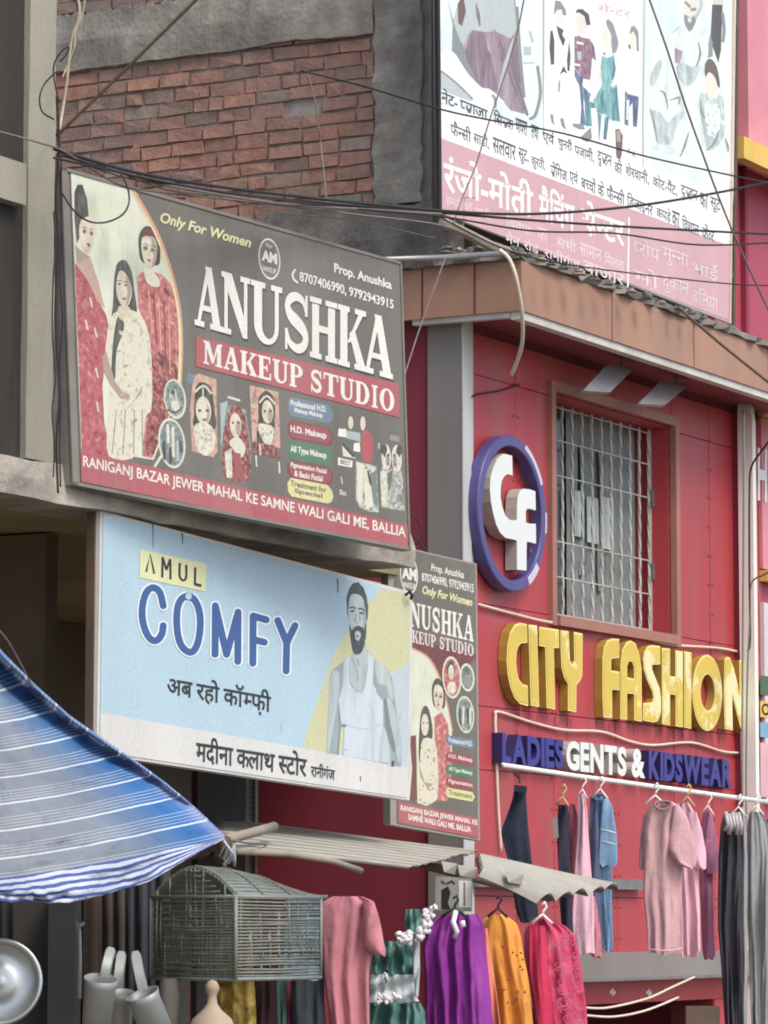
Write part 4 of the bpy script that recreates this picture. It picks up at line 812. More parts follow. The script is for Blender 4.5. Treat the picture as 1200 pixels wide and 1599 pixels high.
a.poly(z([(700, -100), (860, -100), (880, 330), (870, 700), (830, 880), (790, 920), (740, 760), (715, 500), (690, 180)]), q_aq); a.stroke(z([(850, 520), (872, 720), (835, 890), (795, 925)]), 5, q_g, 4); a.poly(z([(740, 360), (800, 360), (800, 430), (740, 430)]), q_lg); a.stroke(z([(745, 490), (820, 488)]), 3, q_lg); a.stroke(z([(790, 250), (810, 320)]), 5, q_lg); a.stroke(z([(690, 60), (700, 250), (725, 560), (745, 750)]), 5, q_g, 4)
a.poly(z([(225, 30), (270, -40), (290, 90), (260, 200), (230, 180)]), q_br); a.poly(z([(230, 260), (280, 230), (310, 260), (270, 360)]), q_lg)
a.stroke(z([(900, -50), (900, 400), (895, 800)]), 2, q_lg)
# middle panel: four children, front view, plain features
z = lambda L_: inpx(L_, 6, 840, 0)
def kid(cx, cy, w_, h_): a.poly(z([(cx - w_, cy), (cx - w_ * .8, cy - h_ * .8), (cx, cy - h_), (cx + w_ * .8, cy - h_ * .7), (cx + w_, cy), (cx + w_ * .6, cy + h_ * .8), (cx, cy + h_), (cx - w_ * .6, cy + h_ * .8)]), q_sk, smooth=3)
kid(212, 130, 46, 90); a.poly(z([(150, 140), (165, 0), (215, 10), (260, 80), (272, 140), (240, 140), (225, 85), (180, 90)]), q_g)
a.poly(z([(120, 285), (140, 285), (158, 380), (155, 600), (125, 605), (110, 450)]), q_dk); a.poly(z([(295, 380), (310, 520), (300, 665), (280, 660), (275, 560)]), q_dk); a.poly(z([(175, 235), (245, 280), (230, 320), (260, 370), (240, 435), (200, 340)]), q_dk); a.poly(z([(205, 700), (245, 610), (280, 690), (245, 670)]), q_dk); a.poly(z([(200, 750), (215, 755), (205, 860), (190, 850)]), q_g); a.poly(z([(115, 1070), (145, 1070), (158, 1180), (130, 1140)]), q_g); a.poly(z([(210, 1105), (240, 1105), (270, 1220), (225, 1180)]), q_g)
kid(415, 220, 58, 100); a.poly(z([(355, 120), (370, 85), (420, 80), (480, 130), (497, 230), (460, 235), (440, 150), (390, 115)]), q_dk)
for x in (395, 430): a.poly(z([(x - 10, 205), (x + 10, 208), (x, 214)]), q_lg)
a.poly(z([(345, 340), (385, 330), (420, 350), (490, 360), (530, 430), (550, 570), (510, 540), (500, 700), (490, 745), (420, 735), (345, 630)]), q_pl); a.poly(z([(365, 380), (430, 400), (430, 420), (365, 405)]), q_wt); a.poly(z([(370, 480), (410, 480), (410, 560), (375, 560)]), q_lg); a.poly(z([(345, 590), (400, 600), (400, 620), (345, 610)]), q_wt)
a.poly(z([(345, 640), (400, 710), (430, 735), (420, 800), (500, 880), (480, 950), (430, 900), (430, 1000), (450, 1170), (400, 1160), (410, 1000), (390, 800), (350, 720)]), q_bl); a.poly(z([(420, 840), (480, 940), (560, 980), (570, 1010), (500, 1010), (510, 1180), (450, 1180), (440, 960)]), q_tl2); a.poly(z([(330, 1155), (430, 1160), (445, 1210), (390, 1210), (330, 1180)]), q_g); a.poly(z([(405, 1280), (500, 1190), (510, 1290), (470, 1330), (420, 1310)]), q_g)
kid(650, 350, 42, 100); a.poly(z([(640, 190), (665, 175), (710, 220), (740, 320), (760, 400), (740, 480), (705, 510), (690, 420), (690, 320), (650, 240)]), q_g); a.poly(z([(612, 480), (640, 500), (625, 520)]), q_dk)
a.poly(z([(600, 520), (660, 540), (715, 510), (735, 640), (720, 720), (745, 800), (775, 1140), (700, 1130), (620, 1070), (560, 1060), (520, 940), (600, 800), (590, 640)]), q_tl); a.poly(z([(620, 830), (650, 1060), (610, 1060), (560, 1050), (600, 850)]), q_tl2); a.poly(z([(690, 830), (740, 820), (770, 1130), (700, 1120)]), q_tl2); a.poly(z([(705, 520), (735, 640), (715, 740), (690, 750)]), q_tl2)
a.poly(z([(560, 1060), (600, 1070), (590, 1200), (575, 1340), (570, 1200)]), q_tl2); a.poly(z([(630, 1090), (670, 1100), (645, 1310), (615, 1300)]), q_tl2); a.poly(z([(750, 640), (770, 700), (720, 810), (685, 800)]), q_sk); a.poly(z([(565, 650), (595, 640), (590, 760), (570, 790)]), q_sk)
kid(905, 380, 40, 90); a.poly(z([(858, 320), (875, 250), (905, 235), (945, 290), (952, 480), (930, 480), (925, 350), (900, 290)]), q_g); a.poly(z([(850, 410), (870, 420), (875, 460), (855, 450)]), q_dk); a.poly(z([(760, 500), (830, 470), (960, 480), (960, 900), (830, 870), (780, 760), (700, 810), (760, 700)]), q_wt)
a.poly(z([(820, 845), (850, 880), (950, 905), (945, 1000), (930, 1190), (895, 1180), (890, 960), (860, 1000), (850, 1180), (815, 1160)]), q_bl); a.poly(z([(835, 940), (860, 930), (850, 1120), (830, 1120)]), q_aq)
a.poly(z([(728, 1210), (765, 1205), (800, 1270), (790, 1440), (760, 1560), (735, 1440)]), q_br); a.poly(z([(740, 1220), (775, 1230), (780, 1330), (742, 1320)]), pm('banner tan', (176, 160, 148))); a.poly(z([(835, 1420), (860, 1380), (865, 1440)]), q_g); a.poly(z([(880, 1440), (905, 1410), (915, 1480)]), q_g)
a.text('सेन्टर', [(934, 2), (985, 14), (985, 28), (934, 17)], q_pk, .0, deva=True)
a.stroke(z([(1010, -100), (1000, 500), (985, 1440)]), 2, q_lg)
# right panel: seated couple in pale clothes
z = lambda L_: inpx(L_, 6.15, 990, 0)
a.poly(z([(490, -120), (640, -120), (650, 60), (610, 180), (545, 300), (490, 220), (480, 60)]), q_sk); a.poly(z([(485, 130), (550, 170), (610, 130), (590, 230), (540, 305), (495, 240)]), q_g, smooth=2); a.poly(z([(520, 160), (560, 180), (545, 220), (522, 200)]), q_sk); a.stroke(z([(500, 20), (540, 60)]), 4, q_g); a.stroke(z([(560, 90), (590, 85)]), 5, q_g); a.stroke(z([(640, -20), (650, 60), (600, 160)]), 5, q_lg, 3)
a.poly(z([(380, 300), (480, 230), (540, 310), (620, 260), (720, 330), (690, 520), (600, 640), (520, 660), (420, 620), (370, 540)]), q_w); a.poly(z([(380, 300), (440, 240), (430, 420), (400, 560), (365, 520)]), q_lg)
a.poly(z([(765, -60), (860, -60), (860, 45), (760, 40)]), pm('banner sand', (216, 212, 196))); a.poly(z([(755, 40), (855, 45), (840, 480), (815, 605), (745, 400), (740, 330)]), q_dk); a.poly(z([(735, 330), (760, 400), (760, 540), (690, 560)]), q_g); a.stroke(z([(855, 130), (870, 280), (860, 390)]), 5, q_g, 3)
a.poly(z([(690, 740), (680, 600), (740, 560), (800, 640), (830, 800), (820, 840), (780, 760), (720, 690)]), q_br, smooth=2); a.poly(z([(700, 720), (730, 680), (790, 740), (810, 800), (770, 940), (720, 960), (695, 860)]), q_sk, smooth=2); a.poly(z([(515, 690), (640, 640), (640, 760), (560, 770), (490, 830)]), q_g); a.poly(z([(545, 650), (680, 560), (690, 600), (600, 700)]), q_lg)
a.poly(z([(400, 450), (470, 480), (440, 610), (395, 600)]), q_mv); a.poly(z([(470, 480), (540, 600), (530, 640), (450, 600)]), q_w)
q_k = pmx('banner kurta', [(196, 214, 210), (222, 236, 231), (238, 246, 243)], 9, 5, .5); q_k2 = pmx('banner shaded cloth', [(150, 166, 164), (186, 202, 198), (216, 230, 226)], 14, 5, .5)
a.poly(z([(330, 420), (400, 300), (470, 240), (540, 310), (620, 265), (700, 330), (720, 480), (690, 640), (640, 820), (600, 900), (480, 900), (400, 800), (340, 640)]), q_k, smooth=2)
a.poly(z([(410, 640), (470, 600), (560, 640), (640, 620), (600, 760), (520, 830), (440, 760)]), q_k2, smooth=2); a.poly(z([(395, 455), (470, 490), (445, 610), (395, 600)]), q_mv)
a.poly(z([(130, 1100), (170, 1010), (300, 960), (440, 880), (540, 860), (620, 960), (660, 1120), (700, 1300), (640, 1440), (460, 1500), (250, 1440), (150, 1380)]), q_k, smooth=2); a.poly(z([(170, 1060), (260, 1080), (330, 1180), (380, 1120), (480, 1060), (470, 1130), (400, 1240), (370, 1370), (230, 1380), (200, 1220)]), q_k2, smooth=2)
a.poly(z([(150, 720), (230, 560), (300, 540), (350, 700), (340, 860), (280, 960), (180, 900)]), q_k, smooth=2); a.poly(z([(160, 720), (250, 560), (270, 640), (210, 780), (170, 830)]), q_k2, smooth=2)
a.poly(z([(620, 1000), (640, 900), (700, 900), (760, 960), (830, 900), (870, 1000), (870, 1300), (800, 1400), (700, 1440), (660, 1200)]), q_k2, smooth=2); a.poly(z([(680, 1000), (760, 980), (830, 1060), (820, 1250), (720, 1300)]), q_k, smooth=2)
a.dabs(z([(640, 920), (860, 920), (860, 1280), (680, 1380)]), [q_k2, q_lg, q_k, q_k], 34, 4, 44, 1.0)
a.poly(z([(690, 740), (685, 610), (740, 560), (800, 640), (830, 800), (815, 840), (780, 760), (720, 690)]), q_br, smooth=2); a.poly(z([(700, 730), (735, 690), (785, 750), (800, 830), (770, 930), (725, 950), (697, 860)]), q_sk, smooth=2)
for L_ in ([(250, 870), (300, 900), (330, 1040)], [(350, 960), (440, 935), (430, 1000)], [(160, 1040), (200, 1200), (230, 1370)], [(530, 1270), (490, 1400), (450, 1500)], [(640, 960), (655, 1080), (690, 1130)], [(820, 1250), (780, 1360), (710, 1440)], [(620, 400), (640, 520), (600, 640)], [(880, 1330), (905, 1400), (910, 1460)]): a.stroke(z(L_), [1.5, 4, 1.5], q_g, 4)
# captions and pink band
a.poly([(686, 214), (1141, 384), (1139, 500), (688, 332)], q_pk); a.poly([(686, 160), (1146, 304), (1141, 384), (686, 214)], q_w)
a.stroke([(983, 340), (981, 450)], 2.4, q_wt)
a.mb.build('print', bb)
a2 = Art(BB, a.o + .0005, .0001)
def dv(tx, x0, x1, ln, h, m, bold=.02): a2.text(tx, [(x0, ln(x0)), (x1, ln(x1)), (x1, ln(x1) + h), (x0, ln(x0) + h)], m, bold, deva=True)
l1 = lambda x: 136 + (x - 690) * .405; l2 = lambda x: 186 + (x - 704) * .41
x = 690
for tx, x0, x1 in (('नेट- प्लाजा', 690, 762), ('सिल्क', 772, 802), ('घाघरा', 806, 824), ('तथा', 830, 842), ('एवं', 848, 866), ('चुनरी', 872, 894), ('पजामी,', 898, 928), ('दुल्हन', 934, 956), ('की', 960, 972), ('शेरवानी,', 978, 1014), ('कोट-पैंट,', 1020, 1058), ('दुल्हन', 1064, 1090), ('का', 1094, 1106), ('सूट', 1110, 1126)): dv(tx, x0, x1, l1, 23, q_ink, .008)
for tx, x0, x1 in (('फैन्सी', 704, 736), ('साडी,', 740, 764), ('सलवार', 770, 806), ('सूट,', 810, 826), ('कुरती,', 830, 852), ('लेंगिज', 860, 886), ('एवं', 890, 903), ('बच्चों', 908, 931), ('के', 934, 944), ('फैन्सी', 948, 976), ('डिजाइनर', 980, 1020), ('कपड़े', 1026, 1048), ('का', 1050, 1062), ('विशाल', 1066, 1092), ('केंद्र', 1097, 1116)): dv(tx, x0, x1, l2, 24, q_ink, .008)
for tx, x0, x1 in (('रंजो-मोती', 693, 833), ('मैचिंग', 842, 898), ('सेन्टर', 908, 976)): a2.text(tx, [(x0, 236 + (x0 - 693) * .34), (x1, 236 + (x1 - 693) * .34), (x1, 298 + (x1 - 693) * .31), (x0, 298 + (x0 - 693) * .31)], q_wt, .022, deva=True)
p_f = pm('faint white', (230, 208, 208), dirt=.05); p_g2 = pm('faint grey', (168, 142, 150), dirt=.05)
l3 = lambda x: 300 + (x - 696) * .37
for tx, x0, x1 in (('हमारे', 697, 720), ('यहाँ', 724, 738), ('शादी', 742, 766), ('विवाह', 790, 830), ('का', 840, 856), ('सभी', 870, 900), ('सामान', 906, 940), ('मिलता', 944, 976)): dv(tx, x0, x1, l3, 20, p_f, .01)
l4 = lambda x: 372 + (x - 790) * .37
for tx, x0, x1 in (('मेन', 790, 812), ('रोड', 818, 842), ('रानीगंज', 850, 906), ('बाजार', 912, 976)): dv(tx, x0, x1, lambda x: 348 + (x - 760) * .38, 18, p_f, .01)
for y, tx in ((368, ('प्रोप', 'मुन्ना', 'भाई')), (412, ('मो', 'दुकान', 'बलिया'))):
    for k, t_ in enumerate(tx): dv(t_, 990 + k * 46, 1030 + k * 46, lambda x, y=y: y + (x - 990) * .36, 26, p_g2, .02); dv(t_, 990 + k * 46, 1030 + k * 46, lambda x, y=y: y + (x - 990) * .36, 26, p_f, .0)
a2.mb.build('lettering', bb)
# ------------------------------------------------------------------ raised letters and emblem on the front
def raised(mb, loops_px, w0, w1, m_face, m_side, rim=None, inset=.012):
    """solid letter: outline traced at its front face, extruded back towards the wall"""
    loops = [[FRONT.hit(x, y, w1) for x, y in lp] for lp in loops_px]
    l2d = [[(p - P0).dot(F) for p in lp] for lp in loops]; 
    flat = [[Vector(((p - P0).dot(F), p.z, 0)) for p in lp] for lp in loops]
    tri = [tuple(t) for t in tessellate_polygon(flat)]
    pts = [p for lp in flat for p in lp]
    mb.tris([L(p.x, w1, p.y) for p in pts], tri, rim or m_face)
    for lp in flat:
        n = len(lp)
        for i in range(n): a_, c_ = lp[i], lp[(i + 1) % n]; mb.face([L(a_.x, w0, a_.y), L(c_.x, w0, c_.y), L(c_.x, w1, c_.y), L(a_.x, w1, a_.y)], m_side)
    if rim:                                                    # slightly proud inner face leaving a bright edge strip
        nl = []
        for k, lp in enumerate(flat):
            n = len(lp); ar = sum(lp[i].x * lp[(i + 1) % n].y - lp[(i + 1) % n].x * lp[i].y for i in range(n)); sgn = 1 if ar > 0 else -1
            if k: sgn = -sgn
            out = []
            for i in range(n):
                d0 = (lp[i] - lp[i - 1]); d1 = (lp[(i + 1) % n] - lp[i])
                d0 = d0.normalized() if d0.length > 1e-6 else d1.normalized(); d1 = d1.normalized() if d1.length > 1e-6 else d0
                n0 = Vector((-d0.y, d0.x, 0)); n1 = Vector((-d1.y, d1.x, 0)); nn = (n0 + n1); nn = nn.normalized() if nn.length > 1e-4 else n0
                out.append(lp[i] + nn * sgn * inset / max(.5, nn.dot(n0)))
            nl.append(out)
        tri = [tuple(t) for t in tessellate_polygon(nl)]; pts = [p for lp in nl for p in lp]
        mb.tris([L(p.x, w1 + .003, p.y) for p in pts], tri, m_face)
m_mus = mat('mustard acrylic', (218, 190, 82), .4, .06, 3, dirt=.9, dirtcol=(.86, .78, .46), spec=.4, dscale=2.0, desat=.0, dlo=.54, dhi=.57)
m_rim = M('letter rim', (248, 232, 136), .45, .05, 6, desat=0); m_och = M('ochre letter side', (166, 128, 54), .5, .15, 5, dirt=.3, desat=0)
m_pur = M('purple acrylic', (80, 75, 134), .35, .1, 4, dirt=.2, spec=.4, desat=.02); m_dpur = M('purple letter side', (42, 40, 92), .45, .12, 4, desat=.02); m_cob = M('cobalt acrylic', (58, 56, 138), .35, .1, 4, dirt=.15, desat=0)
m_lw = M('letter white', (226, 232, 228), .4, .04, 4, dirt=.1); m_lws = M('letter white side', (176, 170, 160), .5, .08, 4)
z1 = lambda L_: inpx(L_, 6, 770, 960); z2 = lambda L_: inpx(L_, 6, 980, 990)
def ELL(cx, cy, a_, b_, sk=0, n=36): return [(cx + a_ * math.cos(2 * math.pi * i / n), cy + b_ * math.sin(2 * math.pi * i / n) + sk * a_ * math.cos(2 * math.pi * i / n)) for i in range(n)]
yl = [
 [z1([(320, 88), (255, 75), (205, 92), (160, 165), (137, 290), (130, 430), (140, 560), (165, 680), (205, 780), (255, 835), (330, 858), (328, 665), (280, 650), (245, 610), (224, 520), (218, 440), (224, 350), (240, 295), (268, 268), (324, 262)])],
 [z1([(335, 92), (415, 100), (435, 865), (356, 850)])],
 [z1([(437, 112), (620, 140), (622, 312), (572, 312), (585, 890), (505, 872), (492, 302), (437, 292)])],
 [z1([(636, 145), (712, 155), (722, 430), (742, 465), (765, 430), (760, 160), (842, 178), (840, 560), (825, 610), (785, 660), (782, 915), (704, 898), (706, 650), (670, 590), (645, 500), (636, 300)])],
 [[(967.5, 998), (957, 997), (949, 1000), (944, 1010), (941.5, 1028), (941.5, 1090), (943, 1120), (956.5, 1121.5), (956.5, 1077), (968, 1078), (968, 1049), (955, 1047), (955, 1029), (967.5, 1027)]],
 [[(969.5, 1123), (969.5, 1040), (972, 1016), (978, 1003.5), (985, 1000), (993, 1005), (999, 1022), (1002.5, 1045), (1002.7, 1127), (991.3, 1125), (991, 1084), (980, 1082.5), (980, 1124)], [(980, 1058), (980, 1040), (983, 1032), (988, 1034), (991, 1043), (991, 1060)]],
 [z2([(310, 115), (230, 105), (190, 115), (160, 170), (148, 240), (155, 330), (185, 430), (235, 540), (245, 600), (235, 640), (150, 650), (145, 810), (250, 830), (290, 815), (316, 740), (318, 610), (305, 510), (260, 400), (235, 330), (234, 290), (310, 285)])],
 [z2([(325, 130), (402, 138), (402, 395), (452, 400), (452, 155), (522, 162), (522, 875), (455, 865), (455, 572), (402, 566), (402, 855), (328, 845)])],
 [z2([(535, 160), (603, 175), (600, 890), (535, 875)])],
 [ELL(1105, 1082, 23.4, 59.5, .08), ELL(1105.8, 1081.5, 11, 28.5, .08)],
 [z2([(912, 240), (935, 213), (965, 225), (1000, 320), (1030, 450), (1052, 560), (1052, 245), (1125, 255), (1130, 560), (1128, 860), (1112, 920), (1085, 930), (1060, 870), (1020, 720), (985, 580), (990, 905), (915, 890), (905, 560)])],
]
ys = thing('letter_sign', 'large raised mustard yellow letters with peeling faces on the red shop front', 'sign letters', L(U(960), .05, ZP(960, 1125)))
for lp in yl:
    b = MB(); raised(b, lp, .004, .06, m_mus, m_och, m_rim, .011); b.build('letter', ys)
ps = thing('letter_sign', 'small raised purple and white letters in one row under the yellow letters', 'sign letters', L(U(960), .05, ZP(960, 1225)))
TOP = (784, 1144, .120); BOT = (784, 1191, .112)
def letters(word, x0, x1, mf, ms, bold=.045):
    ws = []
    for ch in word:
        vs, fs = text_mesh(ch, bold); xs = [v[0] for v in vs]; ws.append((vs, fs, min(xs), max(xs), min(v[1] for v in vs), max(v[1] for v in vs)))
    tot = sum(w_[3] - w_[2] for w_ in ws) + .05 * (len(ws) - 1); x = 0
    for vs, fs, a_, c_, y0, y1 in ws:
        b = MB(); fr = []; w1 = .07
        for v in vs:
            X = x0 + (x1 - x0) * (x + v[0] - a_) / tot; f = (v[1] - y0) / (y1 - y0)
            yt = TOP[1] + TOP[2] * (X - TOP[0]); yb = BOT[1] + BOT[2] * (X - BOT[0]); fr.append(FRONT.hit(X, yb + (yt - yb) * f, w1))
        b.tris(fr, fs, mf)
        edges = {}
        for f in fs:
            for i in range(len(f)): e = (f[i], f[(i + 1) % len(f)]); edges[e] = 1
        for (p, q) in edges:
            if (q, p) not in edges: b.face([fr[p], fr[q], fr[q] - W * (w1 - .004), fr[p] - W * (w1 - .004)], ms)
        b.build('letter', ps); x += c_ - a_ + .05
letters('LADIES', 785, 881, m_cob, m_dpur); letters('GENTS', 885, 979, m_lw, m_lws); letters('&', 987, 1008, m_lw, m_lws); letters('KIDSWEAR', 1014, 1144, m_cob, m_dpur)
em = thing('emblem', 'round purple ring emblem with white joined letters, left of the barred window', 'emblem', L(U(801), .05, ZP(801, 923)))
b = MB(); w1 = .09; c = FRONT.hit(801.5, 801.5, w1); R0, R1 = .452, .388
rows = []
for r_, ww in ((R0, -.07), (R0, -.006), (R0 - .006, 0), (R1 + .006, 0), (R1, -.006), (R1, -.07)): rows.append([c + F * r_ * math.cos(2 * math.pi * i / 72) + Z * r_ * math.sin(2 * math.pi * i / 72) + W * ww for i in range(72)])
b.grid(rows, m_pur, close=True); b.build('ring', em, smooth=False)
for a0, a1, wd in ((28, 68, .03), (-10, 6, .02), (-62, -40, .05)):
    b = MB(); pts = []
    for i in range(9): t_ = math.radians(a0 + (a1 - a0) * i / 8); pts.append((t_, R0 - .002))
    lo = [c + F * (R0 - wd) * math.cos(t_) + Z * (R0 - wd) * math.sin(t_) + W * .0015 for t_, _ in pts]; hi = [c + F * R0 * math.cos(t_) + Z * R0 * math.sin(t_) + W * .0015 for t_, _ in pts]
    b.grid([lo, hi], M('bare acrylic', (206, 198, 226), .3, .05)); b.build('peeled_strip', em)
z3 = lambda L_: inpx(L_, 6.15, 730, 670)
b = MB()
raised(b, [z3([(432, 255), (370, 240), (340, 238), (290, 280), (250, 370), (225, 460), (218, 570), (228, 700), (250, 810), (280, 920), (320, 1000), (370, 1045), (465, 1065), (478, 1075), (478, 1350), (570, 1360), (572, 1080), (662, 1100), (660, 910), (600, 908), (565, 895), (562, 790), (575, 765), (605, 765), (660, 782), (655, 598), (600, 578), (540, 572), (508, 590), (485, 650), (478, 760), (478, 870), (440, 880), (400, 866), (365, 825), (338, 750), (320, 650), (322, 560), (335, 490), (360, 450), (390, 432), (437, 446)])], .015, .09, m_lw, m_lws)
b.build('monogram', em)
for px, py in ((812, 720), (790, 850), (815, 860)): b = MB(); p = FRONT.hit(px, py, 0); b.bar(p, p + W * .06, F * .01, Z * .01, m_steel); b.build('standoff', em)
# ------------------------------------------------------------------ corrugated awning on poles
m_tin = mat('galvanised sheet', (170, 166, 152), .6, .14, 3, dirt=.45, dirtcol=(.2, .17, .13), metallic=.05, spec=.35, fine=.08)
m_groove = mat('shaded groove', (98, 92, 82), .8, .2, 6, dirt=.3)  # valley shade painted as a darker colour so the corrugation lines show
m_wood = mat('old bamboo', (150, 140, 122), .8, .15, 8, dirt=.4)
def corr(b, c, nf, nl, amp, m, edge=0, seed=1):
    """corrugated sheet: c = four corners a,b (start edge) and d,e (end edge); the waves run from start to end"""
    a_, b_, e_, d_ = c; r = random.Random(seed); nrm = (b_ - a_).cross(d_ - a_).normalized(); nrm = nrm if nrm.z > 0 else -nrm
    N = nf * 8; jag = [r.uniform(-edge, edge) for _ in range(nf + 1)]
    rows = []
    for j in range(nl + 1):
        row = []
        for i in range(N + 1):
            f = i / N; t = j / nl
            tt = t + (jag[int(f * nf)] if j == nl else 0)
            p = (a_ * (1 - f) + b_ * f) * (1 - tt) + (d_ * (1 - f) + e_ * f) * tt
            row.append(p + nrm * (amp * (2 * abs(math.sin(math.pi * nf * f)) ** .7 - 1) + .006 * math.sin(3 * t + 2 * f)))
        rows.append(row)
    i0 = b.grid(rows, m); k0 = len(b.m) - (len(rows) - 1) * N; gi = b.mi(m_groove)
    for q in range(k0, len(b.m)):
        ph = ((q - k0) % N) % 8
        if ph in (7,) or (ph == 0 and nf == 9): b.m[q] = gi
b = MB(); A = [at(352, 1326, 15.7), at(322, 1277, 18.2), at(750, 1327, 19.2), at(640, 1356, 16.9)]
# waves run outwards (towards the right of the photo)
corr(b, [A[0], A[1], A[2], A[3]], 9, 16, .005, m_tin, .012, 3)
o = b.build('corrugated_awning', smooth=True, thick=.006); tag(o, 'long cream corrugated tin awning sheet below the pale blue sign', 'awning')
b = MB(); A = [at(752, 1362, 17.6), at(745, 1340, 18.4), at(972, 1383, 19.0), at(842, 1405, 17.9)]
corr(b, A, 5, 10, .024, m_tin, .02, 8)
o = b.build('corrugated_awning', smooth=False, thick=.006); tag(o, 'short bent corrugated tin sheet with wavy cut end in front of the jeans', 'awning')
for p, r_, lab, nm in (([(352, 1312, 15.6), (392, 1301, 16.0), (428, 1291, 16.6)], .022, 'short thick bamboo end lying on the tin awning beside the tarpaulin tip', 'bamboo_pole'), ([(370, 1330, 15.5), (450, 1334, 15.8), (520, 1345, 16.0), (564, 1360, 16.2)], .014, 'thin curved bamboo pole under the tin awning edge', 'bamboo_pole'), ([(560, 1326, 19.0), (700, 1360, 19.1), (860, 1402, 19.3)], .025, 'dark pole under the awning, running to the short bent sheet', 'bamboo_pole')):
    b = MB(); b.tube([at(*q) for q in p], r_, m_wood if 'dark' not in lab else m_rust, 9); tag(b.build(nm, smooth=True), lab, 'pole')
b = MB()                                                     # strips of tin hanging at the front edge
for x, y, w_ in ((690, 1346, 24), (715, 1352, 30), (752, 1356, 28), (790, 1362, 28)):
    c = [at(x, y, 17.7), at(x + w_, y + 4, 17.8), at(x + w_ - 3, y + 20, 17.8), at(x + 4, y + 16, 17.7)]; b.slab(c, Vector((.0, .02, .004)), m_tin)
tag(b.build('awning_bracket'), 'row of bent tin tabs along the front of the awning, above the poster', 'bracket')
# ------------------------------------------------------------------ blue striped tarpaulin
def tarp_mat():
    m = bpy.data.materials.new('striped tarpaulin'); m.use_nodes = True; n, l = m.node_tree.nodes, m.node_tree.links; b = n['Principled BSDF']; b.inputs['Roughness'].default_value = .7; b.inputs['Specular IOR Level'].default_value = .2
    uv = n.new('ShaderNodeUVMap'); uv.uv_map = 'UVMap'; sp = n.new('ShaderNodeSeparateXYZ'); l.new(uv.outputs[0], sp.inputs[0])
    def math_(op, a, b_=None, c=None):
        q = n.new('ShaderNodeMath'); q.operation = op
        for k, x in enumerate((a, b_, c)):
            if x is None: continue
            if isinstance(x, (int, float)): q.inputs[k].default_value = x
            else: l.new(x, q.inputs[k])
        return q.outputs[0]
    tc = n.new('ShaderNodeTexCoord'); no = n.new('ShaderNodeTexNoise'); no.inputs['Scale'].default_value = 3; no.inputs['Detail'].default_value = 6; l.new(tc.outputs['Object'], no.inputs[0])
    wob = math_('MULTIPLY', math_('SUBTRACT', no.outputs[0], .5), .012)
    x = math_('ADD', sp.outputs[0], wob)
    bold = math_('LESS_THAN', math_('ABSOLUTE', math_('SUBTRACT', math_('FRACT', math_('MULTIPLY', x, 8.2)), .5)), .026)
    fine = math_('MULTIPLY', math_('GREATER_THAN', math_('SINE', math_('MULTIPLY', x, 8.2 * 6.283 * 9)), .72), math_('GREATER_THAN', math_('SINE', math_('MULTIPLY', x, 8.2 * 6.283)), -.2))
    def mixc(f, a, c):
        q = n.new('ShaderNodeMix'); q.data_type = 'RGBA'
        for s_, x_ in ((0, f), (6, a), (7, c)):
            if isinstance(x_, tuple): q.inputs[s_].default_value = (*lin(x_), 1)
            elif isinstance(x_, (int, float)): q.inputs[s_].default_value = x_
            else: l.new(x_, q.inputs[s_])
        return q.outputs[2]
    rp = n.new('ShaderNodeValToRGB'); l.new(sp.outputs[1], rp.inputs[0]); e = rp.color_ramp.elements
    st = [(0, (134, 138, 142)), (.66, (122, 130, 140)), (.8, (92, 114, 142)), (.92, (48, 98, 150)), (.965, (66, 108, 164)), (1, (128, 142, 178))]
    while len(e) < len(st): e.new(.5)
    for q, (p, c) in zip(e, st): q.position = p; q.color = (*lin(c), 1)
    c1 = mixc(math_('MULTIPLY', fine, .42), rp.outputs[0], (206, 208, 210)); c2 = mixc(math_('MULTIPLY', bold, .66), c1, (222, 226, 228))
    hem = math_('GREATER_THAN', x, 1.0); hs = math_('GREATER_THAN', math_('SINE', math_('ADD', math_('MULTIPLY', x, 170), math_('MULTIPLY', no.outputs[0], 9))), -.15)
    c3 = mixc(hem, c2, mixc(hs, (74, 90, 146), (184, 190, 200)))
    wv = n.new('ShaderNodeTexNoise'); wv.inputs['Scale'].default_value = 2.5; wv.inputs['Detail'].default_value = 8; l.new(tc.outputs['Object'], wv.inputs[0])
    mr = n.new('ShaderNodeMapRange'); mr.inputs[1].default_value = .3; mr.inputs[2].default_value = .7; mr.inputs[3].default_value = .82; mr.inputs[4].default_value = 1.14; l.new(wv.outputs[0], mr.inputs[0])
    sc = n.new('ShaderNodeVectorMath'); sc.operation = 'SCALE'; l.new(c3, sc.inputs[0]); l.new(mr.outputs[0], sc.inputs['Scale']); l.new(sc.outputs[0], b.inputs['Base Color'])
    nb = n.new('ShaderNodeTexNoise'); nb.inputs['Scale'].default_value = 7; nb.inputs['Detail'].default_value = 5; l.new(tc.outputs['Object'], nb.inputs[0])
    bp = n.new('ShaderNodeBump'); bp.inputs['Strength'].default_value = .9; bp.inputs['Distance'].default_value = .05; l.new(nb.outputs[0], bp.inputs['Height']); l.new(bp.outputs[0], b.inputs['Normal'])
    return m
m_tarp = tarp_mat()
def interp(tab, x):
    if x <= tab[0][0]: return tab[0][1:]
    for (a_, b_) in zip(tab, tab[1:]):
        if x <= b_[0]: t = (x - a_[0]) / (b_[0] - a_[0]); return tuple(p + (q - p) * t for p, q in zip(a_[1:], b_[1:]))
    return tab[-1][1:]
b = MB(); NA, NT = 130, 60
ridge = [(0, -90, 930), (.1, 2, 1035), (.22, 52, 1083), (.36, 105, 1128), (.5, 165, 1168), (.62, 215, 1200), (.74, 258, 1230), (.86, 302, 1265), (1., 350, 1308)]
rt = random.Random(4); rows = []
